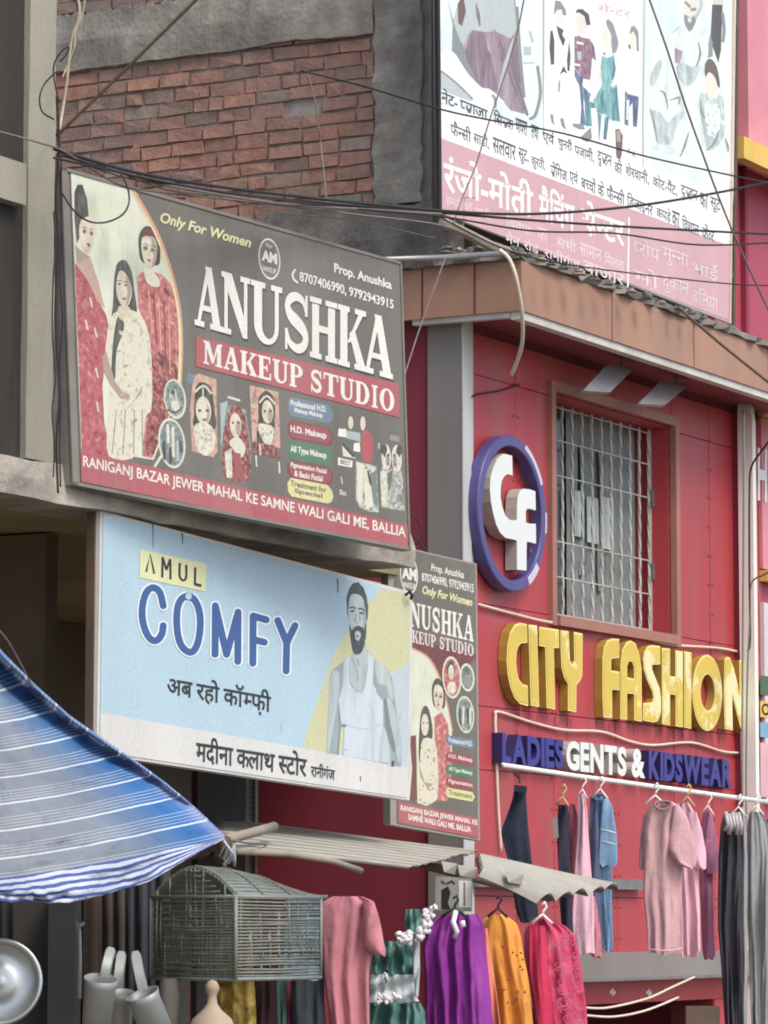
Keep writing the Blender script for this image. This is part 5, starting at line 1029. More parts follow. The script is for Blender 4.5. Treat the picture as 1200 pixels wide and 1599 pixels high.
for i in range(NA + 1):
    a_ = i / NA * 1.16; aa = min(a_, 1.)
    rx, ry = interp(ridge, aa); row = []
    for j in range(NT + 1):
        t = j / NT
        lx, ly = -150, 1020 + 365 * aa
        sag = (1 - aa * .75) * 40 * math.sin(math.pi * min(1, t * 1.0))
        px = lx + (rx - lx) * t; py = ly + (ry - ly) * (t ** 1.35) + sag * .35
        d = 12.0 + 1.6 * t + .35 * (1 - aa) + .18 * math.sin(math.pi * t) * (1 - aa)
        d += .06 * noise.noise(Vector((a_ * 5, t * 3.2, 1))) + .036 * noise.noise(Vector((a_ * 13, t * 6, 4))) + .016 * noise.noise(Vector((a_ * 34, t * 10, 7)))
        if a_ > 1:                                            # crumpled hem hanging below the last stripe
            k = (a_ - 1) / .16
            low = interp([(-150, 30), (0, 34), (90, 52), (160, 52), (230, 44), (300, 18), (350, 2)], px)[0]
            nz = noise.noise(Vector((px * .02, k * 1.5, 3))); n2 = noise.noise(Vector((px * .07, k * 3, 8))); py += low * k + (9 * nz + 4 * n2) * k * (1 - t * t); d -= .10 * k * (1 - t * .5) + (.10 * nz + .07 * n2) * min(1, 3 * k) * (1 - t * t)
        row.append(at(px, py, d))
    for t_, dy, dd in ((1.02, -7, .05), (1.03, -12, .13), (1.04, -6, .22)):  # rolled ridge
        s_ = (1 - aa * .8) if a_ <= 1 else .15; row.append(at(rx + 5 * s_, ry + dy * s_ * 1.2, 13.6 + dd))
    rows.append(row)
i0 = b.grid(rows, m_tarp)
for i in range(NA + 1):
    for j in range(len(rows[0])): b.uv[i0 + i * len(rows[0]) + j] = (i / NA * 1.16, min(1.0, j / NT) if j <= NT else .985)
o = b.build('tarpaulin', smooth=True, thick=.004); tag(o, 'blue and grey striped tarpaulin slung over the stall at lower left', 'tarpaulin')
b = MB()
for k in range(4):
    b.tube([at(348, 1311, 13.6), at(352 + 4 * k, 1318 + k * 5, 13.62), at(340 + k * 9, 1340 + k * 4, 13.7), at(352 + k * 5, 1352 - k * 5, 13.7), at(366, 1322, 13.65)], .005, M('pale rope', (190, 196, 206), .8, .1, 9), 6)
b.tube([at(345, 1310, 13.6), at(385, 1316, 15), at(420, 1320, 16.5)], .004, m_grime, 5)
b.tube([at(332, 1335, 13.65), at(345, 1345, 13.7), at(356, 1330, 13.7)], .014, m_black, 6)
tag(b.build('tarpaulin_rope', smooth=True), 'knotted pale rope tying the tarpaulin tip to the bamboo', 'rope')
b = MB(); b.tube([at(352, 1316, 13.7), at(300, 1330, 13.9), at(120, 1370, 14.2), at(-60, 1400, 14.5)], .03, m_rust, 8); tag(b.build('stall_pole', smooth=True), 'dark stall pole hidden behind the tarpaulin hem', 'pole')
# ------------------------------------------------------------------ dark stall under the tarpaulin
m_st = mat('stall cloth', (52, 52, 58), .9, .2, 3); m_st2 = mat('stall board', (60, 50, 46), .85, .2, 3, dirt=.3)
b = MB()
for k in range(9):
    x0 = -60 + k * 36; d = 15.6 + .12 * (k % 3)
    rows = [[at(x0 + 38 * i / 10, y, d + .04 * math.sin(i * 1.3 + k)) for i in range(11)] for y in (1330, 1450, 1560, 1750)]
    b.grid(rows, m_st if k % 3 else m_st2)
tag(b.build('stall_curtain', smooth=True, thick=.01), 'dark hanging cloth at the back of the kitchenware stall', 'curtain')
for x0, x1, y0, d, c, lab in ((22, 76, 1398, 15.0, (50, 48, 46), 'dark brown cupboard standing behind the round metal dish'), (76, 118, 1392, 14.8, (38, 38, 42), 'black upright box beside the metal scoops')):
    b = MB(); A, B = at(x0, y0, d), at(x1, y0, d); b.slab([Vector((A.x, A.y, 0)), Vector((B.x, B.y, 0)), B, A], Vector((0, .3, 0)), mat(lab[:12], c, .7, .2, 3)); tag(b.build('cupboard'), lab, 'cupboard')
m_al = mat('aluminium', (176, 180, 178), .32, .1, 6, metallic=.75, dirt=.25); m_al2 = mat('dull aluminium', (150, 154, 150), .5, .12, 5, metallic=.35, dirt=.3, dirtcol=(.25, .24, .2))
b = MB(); c = at(-2, 1533, 12.6); ax = (EYE - c).normalized() + Vector((-.12, 0, .1)); R = 68 / FPX * 12.6
b.lathe(c, ax, [(0.001, -.012), (R * .12, -.012), (R * .2, -.018), (R * .32, -.014), (R * .38, -.02), (R * .8, -.03), (R * .87, -.012), (R * .9, -.004), (R * .97, .0), (R, -.006), (R * .99, -.016), (R * .9, -.02), (R * .86, -.04), (R * .3, -.05), (0.001, -.05)], m_al, 56)
tag(b.build('metal_dish', smooth=True), 'round shiny metal dish cut by the left edge of the photo', 'dish')
def scoop(lab, rim, low, wr, wl, h0, h1, d):
    """a metal scoop: tapering open cup with a flat looped handle"""
    t = thing('metal_scoop', lab, 'scoop', at(low[0], low[1], d), 'metal scoops hanging in the stall')
    A, B = at(*rim, d - .05), at(*low, d); k = d / FPX
    b = MB(); b.lathe(B, A - B, [(0.001, .0), (wl * k * .6, .0), (wl * k, .012), (wr * k * .9, (A - B).length * .85), (wr * k, (A - B).length), (wr * k * .93, (A - B).length), (wr * k * .85, (A - B).length * .8), (wl * k * .9, .02), (0.001, .015)], m_al2, 30); b.build('cup', t, smooth=True)
    b = MB(); P, Q = at(*h0, d - .06), at(*h1, d); sd = (Q - P).cross(EYE - P).normalized() * (7.5 * k)
    rows = []
    for i in range(13):
        f = i / 12; p = P + (Q - P) * f; bow = Vector((0, -.02 * math.sin(math.pi * f), 0)); s_ = sd * (1 if f < .9 else (1 - (f - .9) * 5))
        rows.append([p - s_ + bow, p - s_ * .8 + bow + Vector((0, -.012, 0)), p + s_ * .8 + bow + Vector((0, -.012, 0)), p + s_ + bow])
    b.grid(rows, m_al2); b.build('handle', t, thick=.004); return t
scoop('dented metal scoop at left of the three, its cup lit on one side', (158, 1528), (150, 1608), 27, 22, (163, 1526), (174, 1480), 12.9)
scoop('metal scoop in shade between its two neighbours', (190, 1550), (187, 1625), 20, 17, (184, 1543), (190, 1486), 13.1)
scoop('metal scoop at right of the three, cup tilted towards the cage', (222, 1552), (250, 1625), 27, 26, (223, 1546), (211, 1486), 13.0)
b = MB(); b.tube([at(117, 1443, 14), at(124, 1452, 14), at(125, 1500, 14), at(124, 1560, 14)], .008, m_al2, 7); b.tube([at(117, 1441, 14), at(124, 1448, 13.98), at(130, 1442, 14)], .009, m_al2, 7); tag(b.build('hook_rod', smooth=True), 'thin metal rod with a hook beside the scoops', 'rod')
b = MB(); A = at(262, 1500, 14.6); rows = []
for y, w_ in ((1528, 14), (1560, 17), (1592, 13), (1700, 12)): rows.append([at(264 + w_ * math.cos(q * .7853), y, 14.6) + Vector((0, .05 * math.sin(q * .7853), 0)) for q in range(8)])
b.grid(rows, mat('grey cloth roll', (112, 106, 98), .9, .2, 6), close=True); tag(b.build('cloth_roll', smooth=True), 'grey cloth roll hanging under the left side of the cage', 'cloth')
b = MB(); c = at(331, 1640, 14.2); k = 14.2 / FPX
b.lathe(c, Z, [(36 * k, 0), (38 * k, 30 * k), (30 * k, 48 * k), (14 * k, 62 * k), (8 * k, 72 * k), (7 * k, 84 * k), (11 * k, 92 * k), (11 * k, 98 * k), (7 * k, 105 * k), (0.001, 108 * k)], mat('clay', (176, 156, 134), .8, .15, 6), 26); tag(b.build('clay_pot', smooth=True), 'pale clay pot with a knobbed lid under the cage', 'pot')
# ------------------------------------------------------------------ wire cage
m_cage = mat('cage strip', (126, 130, 120), .55, .2, 14, dirt=.6, dirtcol=(.07, .07, .06)); m_cage2 = mat('cage roof strip', (128, 140, 134), .5, .15, 8, dirt=.4)
cg = thing('wire_cage', 'grey green wire mesh cage with an arched lid hanging by the tarpaulin', 'cage', at(368, 1530, 14.4))
K = at(368, 1530, 14.3); KL = at(236, 1526, 14.75); KR = at(501, 1521, 14.85); Hh = 128 / FPX * 14.3
eL = KL - K; eR = KR - K; eL.z = 0; eR.z = 0
rc = random.Random(9)
def wire(b, p, q, r_, m=m_cage): b.tube([p, (p + q) / 2 + Vector((rc.uniform(-.004, .004), rc.uniform(-.004, .004), rc.uniform(-.004, .004))), q], r_, m, 5)
b = MB()
gab = lambda f: Hh + .112 * (1 - abs(2 * f - 1) ** 1.7)
for i in range(27): z_ = Hh * i / 26.5; wire(b, K + Z * z_, K + eL + Z * z_, .0042 if i % 3 else .005)
for i in range(6): 
    z_ = Hh + .02 * i; f0 = .12 + .06 * i; wire(b, K + eL * f0 + Z * z_, K + eL * (1 - f0) + Z * z_, .004)
for i in range(20):
    f = (i + .5) / 20; z0_ = rc.choice((0, 0, .1, .2, .3)) * Hh; z1_ = gab(f) if rc.random() < .55 else Hh * rc.uniform(.5, 1); wire(b, K + eL * f + Z * z0_, K + eL * f + Z * z1_, .0045)
for i in range(26):
    f = rc.uniform(.03, .9); z_ = Hh * rc.uniform(0, .9); wire(b, K + eL * f + Z * z_, K + eL * f + Z * (z_ + Hh * rc.uniform(.08, .2)), .005)
b.build('end_mesh', cg, smooth=True)
b = MB()
for i in range(25): z_ = Hh * i / 24.5; wire(b, K + Z * z_, K + eR + Z * (z_ + rc.uniform(-.004, .004)), .0048)
for i in range(9): f = (i + .5) / 9; wire(b, K + eR * f + Z * (Hh * rc.choice((0, .2, .4))), K + eR * f + Z * Hh * rc.choice((.6, .8, 1)), .004)
for i in range(16): f = rc.uniform(.05, .9); z_ = Hh * rc.uniform(0, .85); wire(b, K + eR * f + Z * z_, K + eR * f + Z * (z_ + Hh * .1), .005)
b.build('side_mesh', cg, smooth=True)
b = MB()
for f in (0, 1): b.tube([K + eL * f, K + eL * f + Z * Hh], .008, m_cage2, 6)
b.tube([K + eR, K + eR + Z * Hh], .008, m_cage2, 6)
for z_ in (0, Hh): b.tube([K + eL + Z * z_, K + Z * z_, K + eR + Z * z_], .009, m_cage2, 6)
for i in range(8): f = i / 8; b.tube([K + eL * f, K + eL * f + eR], .003, m_cage, 5); b.tube([K + eR * f, K + eR * f + eL], .003, m_cage, 5)
for i in range(14): z_ = Hh * i / 13; b.tube([K + eL + Z * z_, K + eL + eR + Z * z_, K + eR + Z * z_], .004, m_cage, 5)
b.build('frame', cg, smooth=True)
b = MB(); rows = []
for i in range(17):                                           # arched lid of close-set strips
    f = i / 16; rows.append([K + eL * f + eR * (g_ * 1.08 - .0) + Z * (Hh + (gab(f) - Hh) * (1 - g_ ** 2.6)) for g_ in [q / 8 for q in range(9)]])
b.grid(rows, m_cage2)
b.build('lid', cg, thick=.006)
b = MB()
for i in range(24):
    f = i / 23; b.tube([K + eL * f + eR * g_ * 1.08 + Z * (Hh + .006 + (gab(f) - Hh) * (1 - g_ ** 2.6)) for g_ in [q / 6 for q in range(7)]], .004, m_cage, 4)
for g_ in (.02, .3, .6, .99): b.tube([K + eL * (i / 16) + eR * g_ * 1.08 + Z * (Hh + .008 + (gab(i / 16) - Hh) * (1 - g_ ** 2.6)) for i in range(17)], .005, m_cage, 4)
b.build('lid_strip', cg)
# ------------------------------------------------------------------ garments
def cloth(name, rgb, **k):
    kw = dict(rough=.88, var=.05, scale=4, bump=.8, bscale=13, spec=.15, fine=.05); kw.update(k); return mat('cloth ' + name, rgb, **kw)
def garment(b, rows_px, d, m, th=.09, fold=.02, nf=5, seed=1, n=30, slope=0., wob=1., tw=0.):
    """closed cloth volume through rows (y, left, right): soft front and back with hanging folds"""
    th *= .6; r = random.Random(seed); ph = [r.uniform(0, 6.28) for _ in range(4)]
    R = []
    ys = [q[0] for q in rows_px]; N = max(14, int((ys[-1] - ys[0]) / 7))
    tab = [tuple(q) for q in rows_px]
    for i in range(N + 1):
        y = ys[0] + (ys[-1] - ys[0]) * i / N; xl, xr = interp(tab, y); f = i / N
        ring = []
        for side in (0, 1):
            for j in range(n):
                t = j / n if side == 0 else 1 - j / n
                e = math.sin(math.pi * min(max(t, 0), 1)) ** .4
                fo = fold * min(1, e * 1.4) * ((.3 + .7 * f) * 1.9 * noise.noise(Vector((t * nf * 1.5 + ph[0] + .5 * f, f * .9 + side * 5, ph[1]))) + .5 * noise.noise(Vector((t * nf * 1.8 + f * 2.5, f * 2.6, ph[2]))) + .12 * noise.noise(Vector((t * 14, f * 11, ph[3]))))
                dep = (-th / 2 if side == 0 else th / 2) * e + fo + slope * (t - .5) + .012 * math.sin(f * 9 + t * 4 + ph[3])
                xw = (xr - xl) * .012 * math.sin(f * 14 + ph[1]) * wob
                ring.append(at(xl + (xr - xl) * t + xw, y + tw * (t - .5) + 2.0 * math.sin(t * 9 + ph[0]) * f, d + dep))
        R.append(ring)
    b.grid(R, m, close=True); b.face(R[0][::-1], m); b.face(R[-1], m)
def hanger(t, px, py, d, w_=14, m=None):
    b = MB(); m = m or m_white
    pts = [at(px, py - 22, d), at(px + 5, py - 27, d), at(px + 8, py - 20, d), at(px + 3, py - 13, d), at(px + 2, py - 8, d)]
    b.tube(pts, .006, m, 6); b.tube([at(px - w_, py + 6, d), at(px + 2, py - 8, d), at(px + w_ + 3, py + 7, d)], .007, m, 6); b.build('hanger', t, smooth=True)
# pale rod the clothes hang from
b = MB(); b.tube([at(785, 1195, 20.3), at(900, 1212, 20.9), at(1040, 1231, 21.6), at(1210, 1254, 22.4)], .014, m_white, 10); tag(b.build('clothes_rod', smooth=True), 'long white rod below the small raised letters, carrying hangers', 'rod')
def G(name, label, cat_, d, pieces, group='clothes hung out on display', base=None):
    p = pieces[0]; t = thing(name, label, cat_, at((p[1][-1][1] + p[1][-1][2]) / 2, p[1][-1][0], d), group)
    for nm, rows, m, kw in pieces:
        b = MB(); garment(b, rows, d + kw.pop('dd', 0), m, **kw); b.build(nm, t, smooth=True)
    return t
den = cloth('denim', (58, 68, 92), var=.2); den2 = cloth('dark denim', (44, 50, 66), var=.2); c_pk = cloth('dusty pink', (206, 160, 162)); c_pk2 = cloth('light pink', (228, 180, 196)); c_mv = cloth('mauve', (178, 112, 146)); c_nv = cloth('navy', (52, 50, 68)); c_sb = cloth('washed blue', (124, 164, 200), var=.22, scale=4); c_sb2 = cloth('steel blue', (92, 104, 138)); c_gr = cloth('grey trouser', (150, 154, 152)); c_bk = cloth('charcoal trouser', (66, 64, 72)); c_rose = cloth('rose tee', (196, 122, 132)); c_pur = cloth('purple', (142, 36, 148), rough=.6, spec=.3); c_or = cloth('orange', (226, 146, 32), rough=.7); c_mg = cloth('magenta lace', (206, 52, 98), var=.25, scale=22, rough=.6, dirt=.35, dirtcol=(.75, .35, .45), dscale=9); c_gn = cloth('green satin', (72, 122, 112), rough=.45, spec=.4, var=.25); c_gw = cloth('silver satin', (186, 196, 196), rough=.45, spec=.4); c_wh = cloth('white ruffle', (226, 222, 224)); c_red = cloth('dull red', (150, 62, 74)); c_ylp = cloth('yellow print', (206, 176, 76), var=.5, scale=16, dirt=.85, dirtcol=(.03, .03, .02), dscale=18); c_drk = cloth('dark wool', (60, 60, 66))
t = G('jeans', 'folded dark blue jeans hung by the waistband above the short tin sheet', 'jeans', 19.6, [('leg', [(1228, 804, 822), (1246, 801, 822), (1262, 796, 823), (1290, 786, 824), (1300, 783, 826), (1330, 790, 828), (1360, 797, 832), (1420, 806, 838), (1440, 812, 842)], den2, dict(th=.07, fold=.012, nf=2, seed=2)), ('back_leg', [(1240, 806, 822), (1300, 800, 826), (1360, 812, 833), (1440, 818, 843)], den, dict(th=.05, dd=.06, fold=.01, nf=2, seed=3))])
b = MB(); b.tube([at(812, 1222, 19.55), at(812, 1216, 19.6), at(808, 1212, 19.7), at(805, 1206, 19.9)], .006, m_black, 6); A = at(804, 1228, 19.55); b.slab([at(803, 1226, 19.55), at(823, 1228, 19.55), at(823, 1238, 19.55), at(803, 1236, 19.55)], Vector((0, -.012, 0)), den2); b.build('waistband', t)
t = G('trousers', 'narrow navy trousers with a paper tag, left of the light pink shirt', 'trousers', 20.3, [('leg', [(1257, 872, 888), (1290, 870, 889), (1400, 874, 892), (1460, 878, 896)], c_nv, dict(th=.06, fold=.01, nf=1, seed=4))]); hanger(t, 877, 1252, 20.25, 8, mat('wooden hanger', (208, 176, 120)))
b = MB(); b.slab([at(863, 1277, 20.2), at(871, 1275, 20.2), at(873, 1308, 20.2), at(865, 1309, 20.2)], Vector((0, .004, 0)), m_grey); b.build('price_tag', t)
t = G('shirt', 'maroon shirt seen edge on behind the light pink shirt', 'shirt', 20.6, [('body', [(1256, 890, 898), (1280, 888, 905), (1400, 888, 908), (1490, 890, 910)], cloth('maroon', (128, 62, 76)), dict(th=.05, fold=.01, nf=1, seed=41))])
t = G('shirt', 'light pink long shirt hung edge on beside the blue tee', 'shirt', 20.45, [('body', [(1240, 903, 913), (1262, 903, 917), (1300, 902, 919), (1360, 898, 924), (1420, 894, 928), (1490, 896, 930)], c_pk2, dict(th=.07, fold=.016, nf=2, seed=5)), ('side_panel', [(1400, 918, 930), (1450, 920, 938), (1495, 924, 941)], c_rose, dict(th=.04, fold=.01, nf=1, seed=6, dd=.03))])
hanger(t, 908, 1240, 20.4, 6)
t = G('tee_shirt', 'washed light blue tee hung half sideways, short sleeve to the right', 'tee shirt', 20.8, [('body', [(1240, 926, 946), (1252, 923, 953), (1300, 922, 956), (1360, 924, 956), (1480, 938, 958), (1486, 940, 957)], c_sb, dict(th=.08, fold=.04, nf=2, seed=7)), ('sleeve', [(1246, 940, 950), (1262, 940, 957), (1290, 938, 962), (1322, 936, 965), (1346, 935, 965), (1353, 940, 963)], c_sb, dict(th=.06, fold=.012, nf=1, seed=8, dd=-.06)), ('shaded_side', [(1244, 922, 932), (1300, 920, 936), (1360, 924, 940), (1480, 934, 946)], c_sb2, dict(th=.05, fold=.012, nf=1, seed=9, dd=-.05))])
hanger(t, 936, 1240, 20.7, 10)
t = G('tee_shirt', 'large dusty pink tee at the front of the right-hand hanging row', 'tee shirt', 20.6, [('body', [(1252, 1024, 1050), (1258, 1016, 1062), (1268, 1010, 1066), (1300, 1005, 1068), (1400, 1006, 1066), (1486, 1012, 1068), (1490, 1014, 1064)], c_pk, dict(th=.12, fold=.036, nf=3, seed=10)), ('sleeve', [(1258, 1052, 1062), (1275, 1050, 1074), (1300, 1046, 1080), (1328, 1044, 1087), (1350, 1060, 1088), (1356, 1075, 1086)], c_pk, dict(th=.07, fold=.012, nf=1, seed=11, dd=-.05)), ('left_sleeve', [(1272, 1006, 1014), (1300, 1001, 1012), (1340, 998, 1008), (1358, 999, 1006)], c_pk, dict(th=.06, fold=.008, nf=1, seed=12, dd=.05))])
hanger(t, 1022, 1250, 20.55, 14)
t = G('tee_shirt', 'light pink tee directly behind the large dusty pink one', 'tee shirt', 20.9, [('body', [(1254, 1058, 1076), (1270, 1054, 1086), (1330, 1052, 1090), (1490, 1064, 1096), (1494, 1066, 1092)], c_pk2, dict(th=.09, fold=.04, nf=3, seed=13)), ('sleeve', [(1268, 1076, 1088), (1300, 1074, 1098), (1340, 1076, 1104), (1356, 1086, 1104)], c_pk2, dict(th=.06, fold=.01, nf=1, seed=14, dd=-.03))])
hanger(t, 1072, 1252, 20.85, 10, mat('wooden hanger', (208, 176, 120)))
t = G('tee_shirt', 'mauve purple tee at the back of the right-hand row, next to the charcoal trousers', 'tee shirt', 21.3, [('body', [(1268, 1100, 1112), (1290, 1094, 1116), (1350, 1092, 1114), (1494, 1098, 1118), (1498, 1100, 1114)], c_mv, dict(th=.08, fold=.016, nf=2, seed=15)), ('sleeve', [(1278, 1104, 1114), (1330, 1100, 1124), (1366, 1104, 1124)], c_mv, dict(th=.05, fold=.01, nf=1, seed=16, dd=-.03))])
hanger(t, 1104, 1266, 21.25, 8)
t = G('trousers', 'charcoal trousers hanging full length left of the grey ones', 'trousers', 21.0, [('leg', [(1268, 1132, 1160), (1290, 1126, 1162), (1340, 1122, 1163), (1450, 1122, 1160), (1640, 1136, 1164)], c_bk, dict(th=.1, fold=.06, nf=4, seed=17)), ('back_leg', [(1275, 1146, 1166), (1340, 1148, 1168), (1500, 1152, 1168), (1640, 1150, 1166)], c_gr, dict(th=.05, fold=.02, nf=2, seed=18, dd=.07))])
b = MB(); r_ = random.Random(31)
for k in range(5): b.tube([at(1134 + k * 5, 1272 + r_.uniform(-4, 4), 20.9), at(1138 + k * 5, 1288, 20.88), at(1133 + k * 6, 1300 + r_.uniform(-4, 6), 20.9)], .012, M('plastic wrap', (180, 172, 172), .25, .1, spec=.6), 6)
b.build('wrapping', t, smooth=True); hanger(t, 1152, 1268, 20.95, 10)
t = G('trousers', 'pale grey trousers at the right edge, hung in front of the pale column', 'trousers', 21.2, [('leg', [(1268, 1172, 1188), (1285, 1168, 1200), (1340, 1166, 1206), (1500, 1170, 1206), (1640, 1176, 1204)], c_gr, dict(th=.1, fold=.06, nf=4, seed=19)), ('back_leg', [(1280, 1192, 1215), (1500, 1196, 1222), (1640, 1200, 1224)], c_bk, dict(th=.07, fold=.02, nf=2, seed=20, dd=.05))]); hanger(t, 1180, 1266, 21.15, 10)
def collar(px, py, d, a_, b_, m):
    b = MB(); b.tube([at(px + a_ * math.cos(q), py + b_ * math.sin(q) * (1 if math.sin(q) > 0 else .5), d - .02 * math.sin(q)) for q in [6.283 * i / 24 for i in range(25)]], .008, m, 6); return b
for o in [o for o in COL.objects if o.parent is None and o.get('category') == 'tee shirt']:
    lab = o['label']
    if 'large dusty' in lab: collar(1036, 1256, 20.52, 13, 9, c_pk).build('collar', o, smooth=True)
    elif 'washed' in lab: collar(936, 1244, 20.72, 8, 6, c_sb2).build('collar', o, smooth=True)
# lower row, in front
t = G('tee_shirt', 'rose pink tee hanging right beside the wire cage', 'tee shirt', 15.6, [('body', [(1400, 520, 566), (1405, 508, 582), (1416, 502, 588), (1450, 502, 585), (1520, 506, 578), (1600, 516, 577), (1700, 522, 580)], c_rose, dict(th=.11, fold=.034, nf=3, seed=21)), ('sleeve', [(1408, 566, 584), (1430, 568, 592), (1460, 568, 598), (1484, 570, 603), (1492, 588, 602)], c_rose, dict(th=.07, fold=.01, nf=1, seed=22, dd=-.04))])
t = G('tee_shirt', 'dull red shirt mostly hidden behind the rose pink tee', 'tee shirt', 15.9, [('body', [(1420, 498, 560), (1500, 500, 560), (1700, 512, 560)], c_red, dict(th=.08, fold=.02, nf=3, seed=23))])
t = G('dress', 'green and silver frock with white ruffles and puffed skirt', 'dress', 16.3, [('bodice', [(1470, 588, 640), (1490, 580, 648), (1522, 578, 650)], c_gn, dict(th=.1, fold=.05, nf=6, seed=24)), ('waist', [(1522, 577, 650), (1560, 576, 652), (1566, 575, 655)], c_gw, dict(th=.1, fold=.012, nf=6, seed=25, dd=-.01)), ('skirt', [(1566, 576, 656), (1580, 570, 664), (1610, 566, 668), (1700, 560, 680)], c_gn, dict(th=.2, fold=.11, nf=7, seed=26)), ('collar', [(1420, 634, 656), (1440, 632, 660), (1462, 636, 656)], c_gn, dict(th=.06, fold=.02, nf=3, seed=27, dd=.03)), ('ribbon', [(1468, 645, 656), (1520, 646, 656), (1556, 648, 654)], c_gw, dict(th=.03, fold=.004, nf=1, seed=28, dd=-.07))])
b = MB(); r_ = random.Random(12)
def puff(b, px, py, d, s_, m, n=9):
    for q in range(n):
        c = at(px + r_.uniform(-.55, .55) * s_, py + r_.uniform(-.55, .55) * s_, d + r_.uniform(-.02, .02)); rr_ = s_ * .42 * d / FPX * r_.uniform(.7, 1.15); o_ = Vector((px, py, q))
        rows = []
        for i in range(9):
            th_ = math.pi * i / 8; ring = []
            for j in range(14):
                v = Vector((math.sin(th_) * math.cos(.4488 * j), math.sin(th_) * math.sin(.4488 * j), math.cos(th_))); k_ = .8 + .55 * noise.noise(v * 1.9 + o_); ring.append(c + Vector((v.x, v.y * .6, v.z)) * rr_ * k_)
            rows.append(ring)
        b.grid(rows[::-1], m, close=True)
for px, py, s_ in ((670, 1425, 12), (662, 1452, 14), (668, 1440, 12), (655, 1462, 13), (632, 1466, 16), (640, 1460, 12), (676, 1418, 9), (626, 1462, 10)): b = MB(); puff(b, px, py, 16.18, s_, c_wh); b.build('ruffle', t, smooth=True)
for px, py in ((596, 1558), (606, 1562), (620, 1556), (590, 1566)): b = MB(); puff(b, px, py, 16.15, 9, c_wh, 6); b.build('ruffle', t, smooth=True)
b = MB(); puff(b, 600, 1524, 16.16, 7, c_wh, 8); puff(b, 603, 1532, 16.14, 5, cloth('brown bow', (120, 96, 84)), 4); puff(b, 606, 1518, 16.15, 5, den2, 4); b.build('bow', t, smooth=True)
t = G('kurta', 'bright purple long kurta with deep hanging folds', 'kurta', 16.6, [('body', [(1428, 690, 745), (1440, 672, 756), (1480, 662, 760), (1540, 664, 764), (1600, 668, 772), (1700, 660, 782)], c_pur, dict(th=.14, fold=.07, nf=8, seed=29))])
b = MB(); b.tube([at(712, 1424, 16.45), at(708, 1440, 16.4), at(714, 1455, 16.4), at(710, 1464, 16.42)], .012, c_wh, 6); b.tube([at(722, 1438, 16.42), at(724, 1448, 16.42)], .012, c_wh, 6); b.build('tassel', t, smooth=True); hanger(t, 708, 1426, 16.5, 18, m_black)
t = G('kurta', 'orange yellow kurta between the purple and the magenta ones', 'kurta', 16.9, [('body', [(1428, 764, 786), (1440, 752, 806), (1460, 750, 814), (1520, 758, 824), (1600, 772, 834), (1700, 776, 842)], c_or, dict(th=.12, fold=.05, nf=3, seed=30)), ('lining', [(1450, 752, 762), (1520, 760, 772), (1600, 770, 782), (1700, 776, 788)], cloth('salmon', (226, 130, 96)), dict(th=.05, fold=.01, nf=1, seed=33, dd=-.06))]); hanger(t, 776, 1426, 16.8, 14, m_black)
t = G('kurta', 'magenta pink lace kurta in front of the shop opening', 'kurta', 17.2, [('body', [(1434, 836, 858), (1444, 822, 880), (1460, 818, 898), (1500, 820, 908), (1600, 836, 918), (1700, 842, 926)], c_mg, dict(th=.13, fold=.06, nf=4, seed=31)), ('front_panel', [(1446, 826, 852), (1520, 828, 858), (1600, 840, 866), (1700, 846, 872)], cloth('magenta plain', (206, 38, 84), rough=.6), dict(th=.05, fold=.014, nf=2, seed=32, dd=-.08))]); hanger(t, 846, 1436, 17.1, 14)
for (x0, x1, c, s_, d, lab) in ((398, 432, (66, 40, 46), 51, 15.6, 'dark maroon cloth hanging under the middle of the cage'), (426, 446, (70, 110, 106), 52, 15.7, 'thin grey green cloth among the dark ones under the cage'), (440, 462, (150, 70, 96), 53, 15.75, 'thin pink cloth between dark cloths under the cage'), (456, 506, (62, 70, 78), 54, 15.65, 'blue grey cloth hanging under the right side of the cage')):
    G('hanging_cloth', lab, 'cloth', d, [('panel', [(1500, x0, x1), (1600, x0 + 1, x1 + 2), (1700, x0, x1 + 2)], cloth('strip %d' % s_, c), dict(th=.05, fold=.02, nf=3, seed=s_))])
t = G('hanging_cloth', 'yellow and black patterned cloth seen through and below the cage', 'cloth', 15.2, [('panel', [(1400, 345, 392), (1500, 340, 396), (1600, 338, 400), (1700, 336, 402)], c_ylp, dict(th=.07, fold=.025, nf=4, seed=55))])
t = G('hanging_cloth', 'light blue cloth seen through the right side of the cage', 'cloth', 15.4, [('panel', [(1405, 446, 500), (1520, 440, 498), (1530, 440, 498)], cloth('pale blue', (112, 148, 172)), dict(th=.06, fold=.02, nf=3, seed=56))])
def line_on(t, nm, pts, d, r_, m):
    b = MB(); b.tube([at(x, y, d) for x, y in pts], r_, m, 5); b.build(nm, t, smooth=True)
def of(lab): return [o for o in COL.objects if o.parent is None and lab in o.get('label', '')][0]
t = of('orange yellow kurta'); b = MB(); rb_ = random.Random(6)
for k in range(16): x, y = rb_.uniform(778, 818), rb_.uniform(1450, 1595); c = at(x + (y - 1450) * .1, y, 16.84); b.lathe(c, Vector((0, -1, .1)), [(.0055, 0), (.004, .003), (.001, .004)], cloth('sequin', (120, 70, 40)), 7)
b.build('sequin', t)['kind'] = 'stuff'
t = of('magenta pink lace kurta'); b = MB()
for k in range(60):
    x, y = rb_.uniform(864, 898), rb_.uniform(1452, 1598); x += (y - 1450) * .1; c = at(x, y, 17.11); a_ = rb_.uniform(0, 3.1)
    b.tube([c + Vector((math.cos(a_ + q) * .014 * q / 2, -.003, math.sin(a_ + q) * .014 * q / 2)) for q in range(5)], .0022, cloth('lace thread', (222, 104, 142)), 4)
b.build('lace', t)['kind'] = 'stuff'
t = of('washed light blue tee')
for y in (1300, 1318): line_on(t, 'stripe', [(938, y - 4), (950, y - 2), (963, y + 2)], 20.69, .006, c_gw)
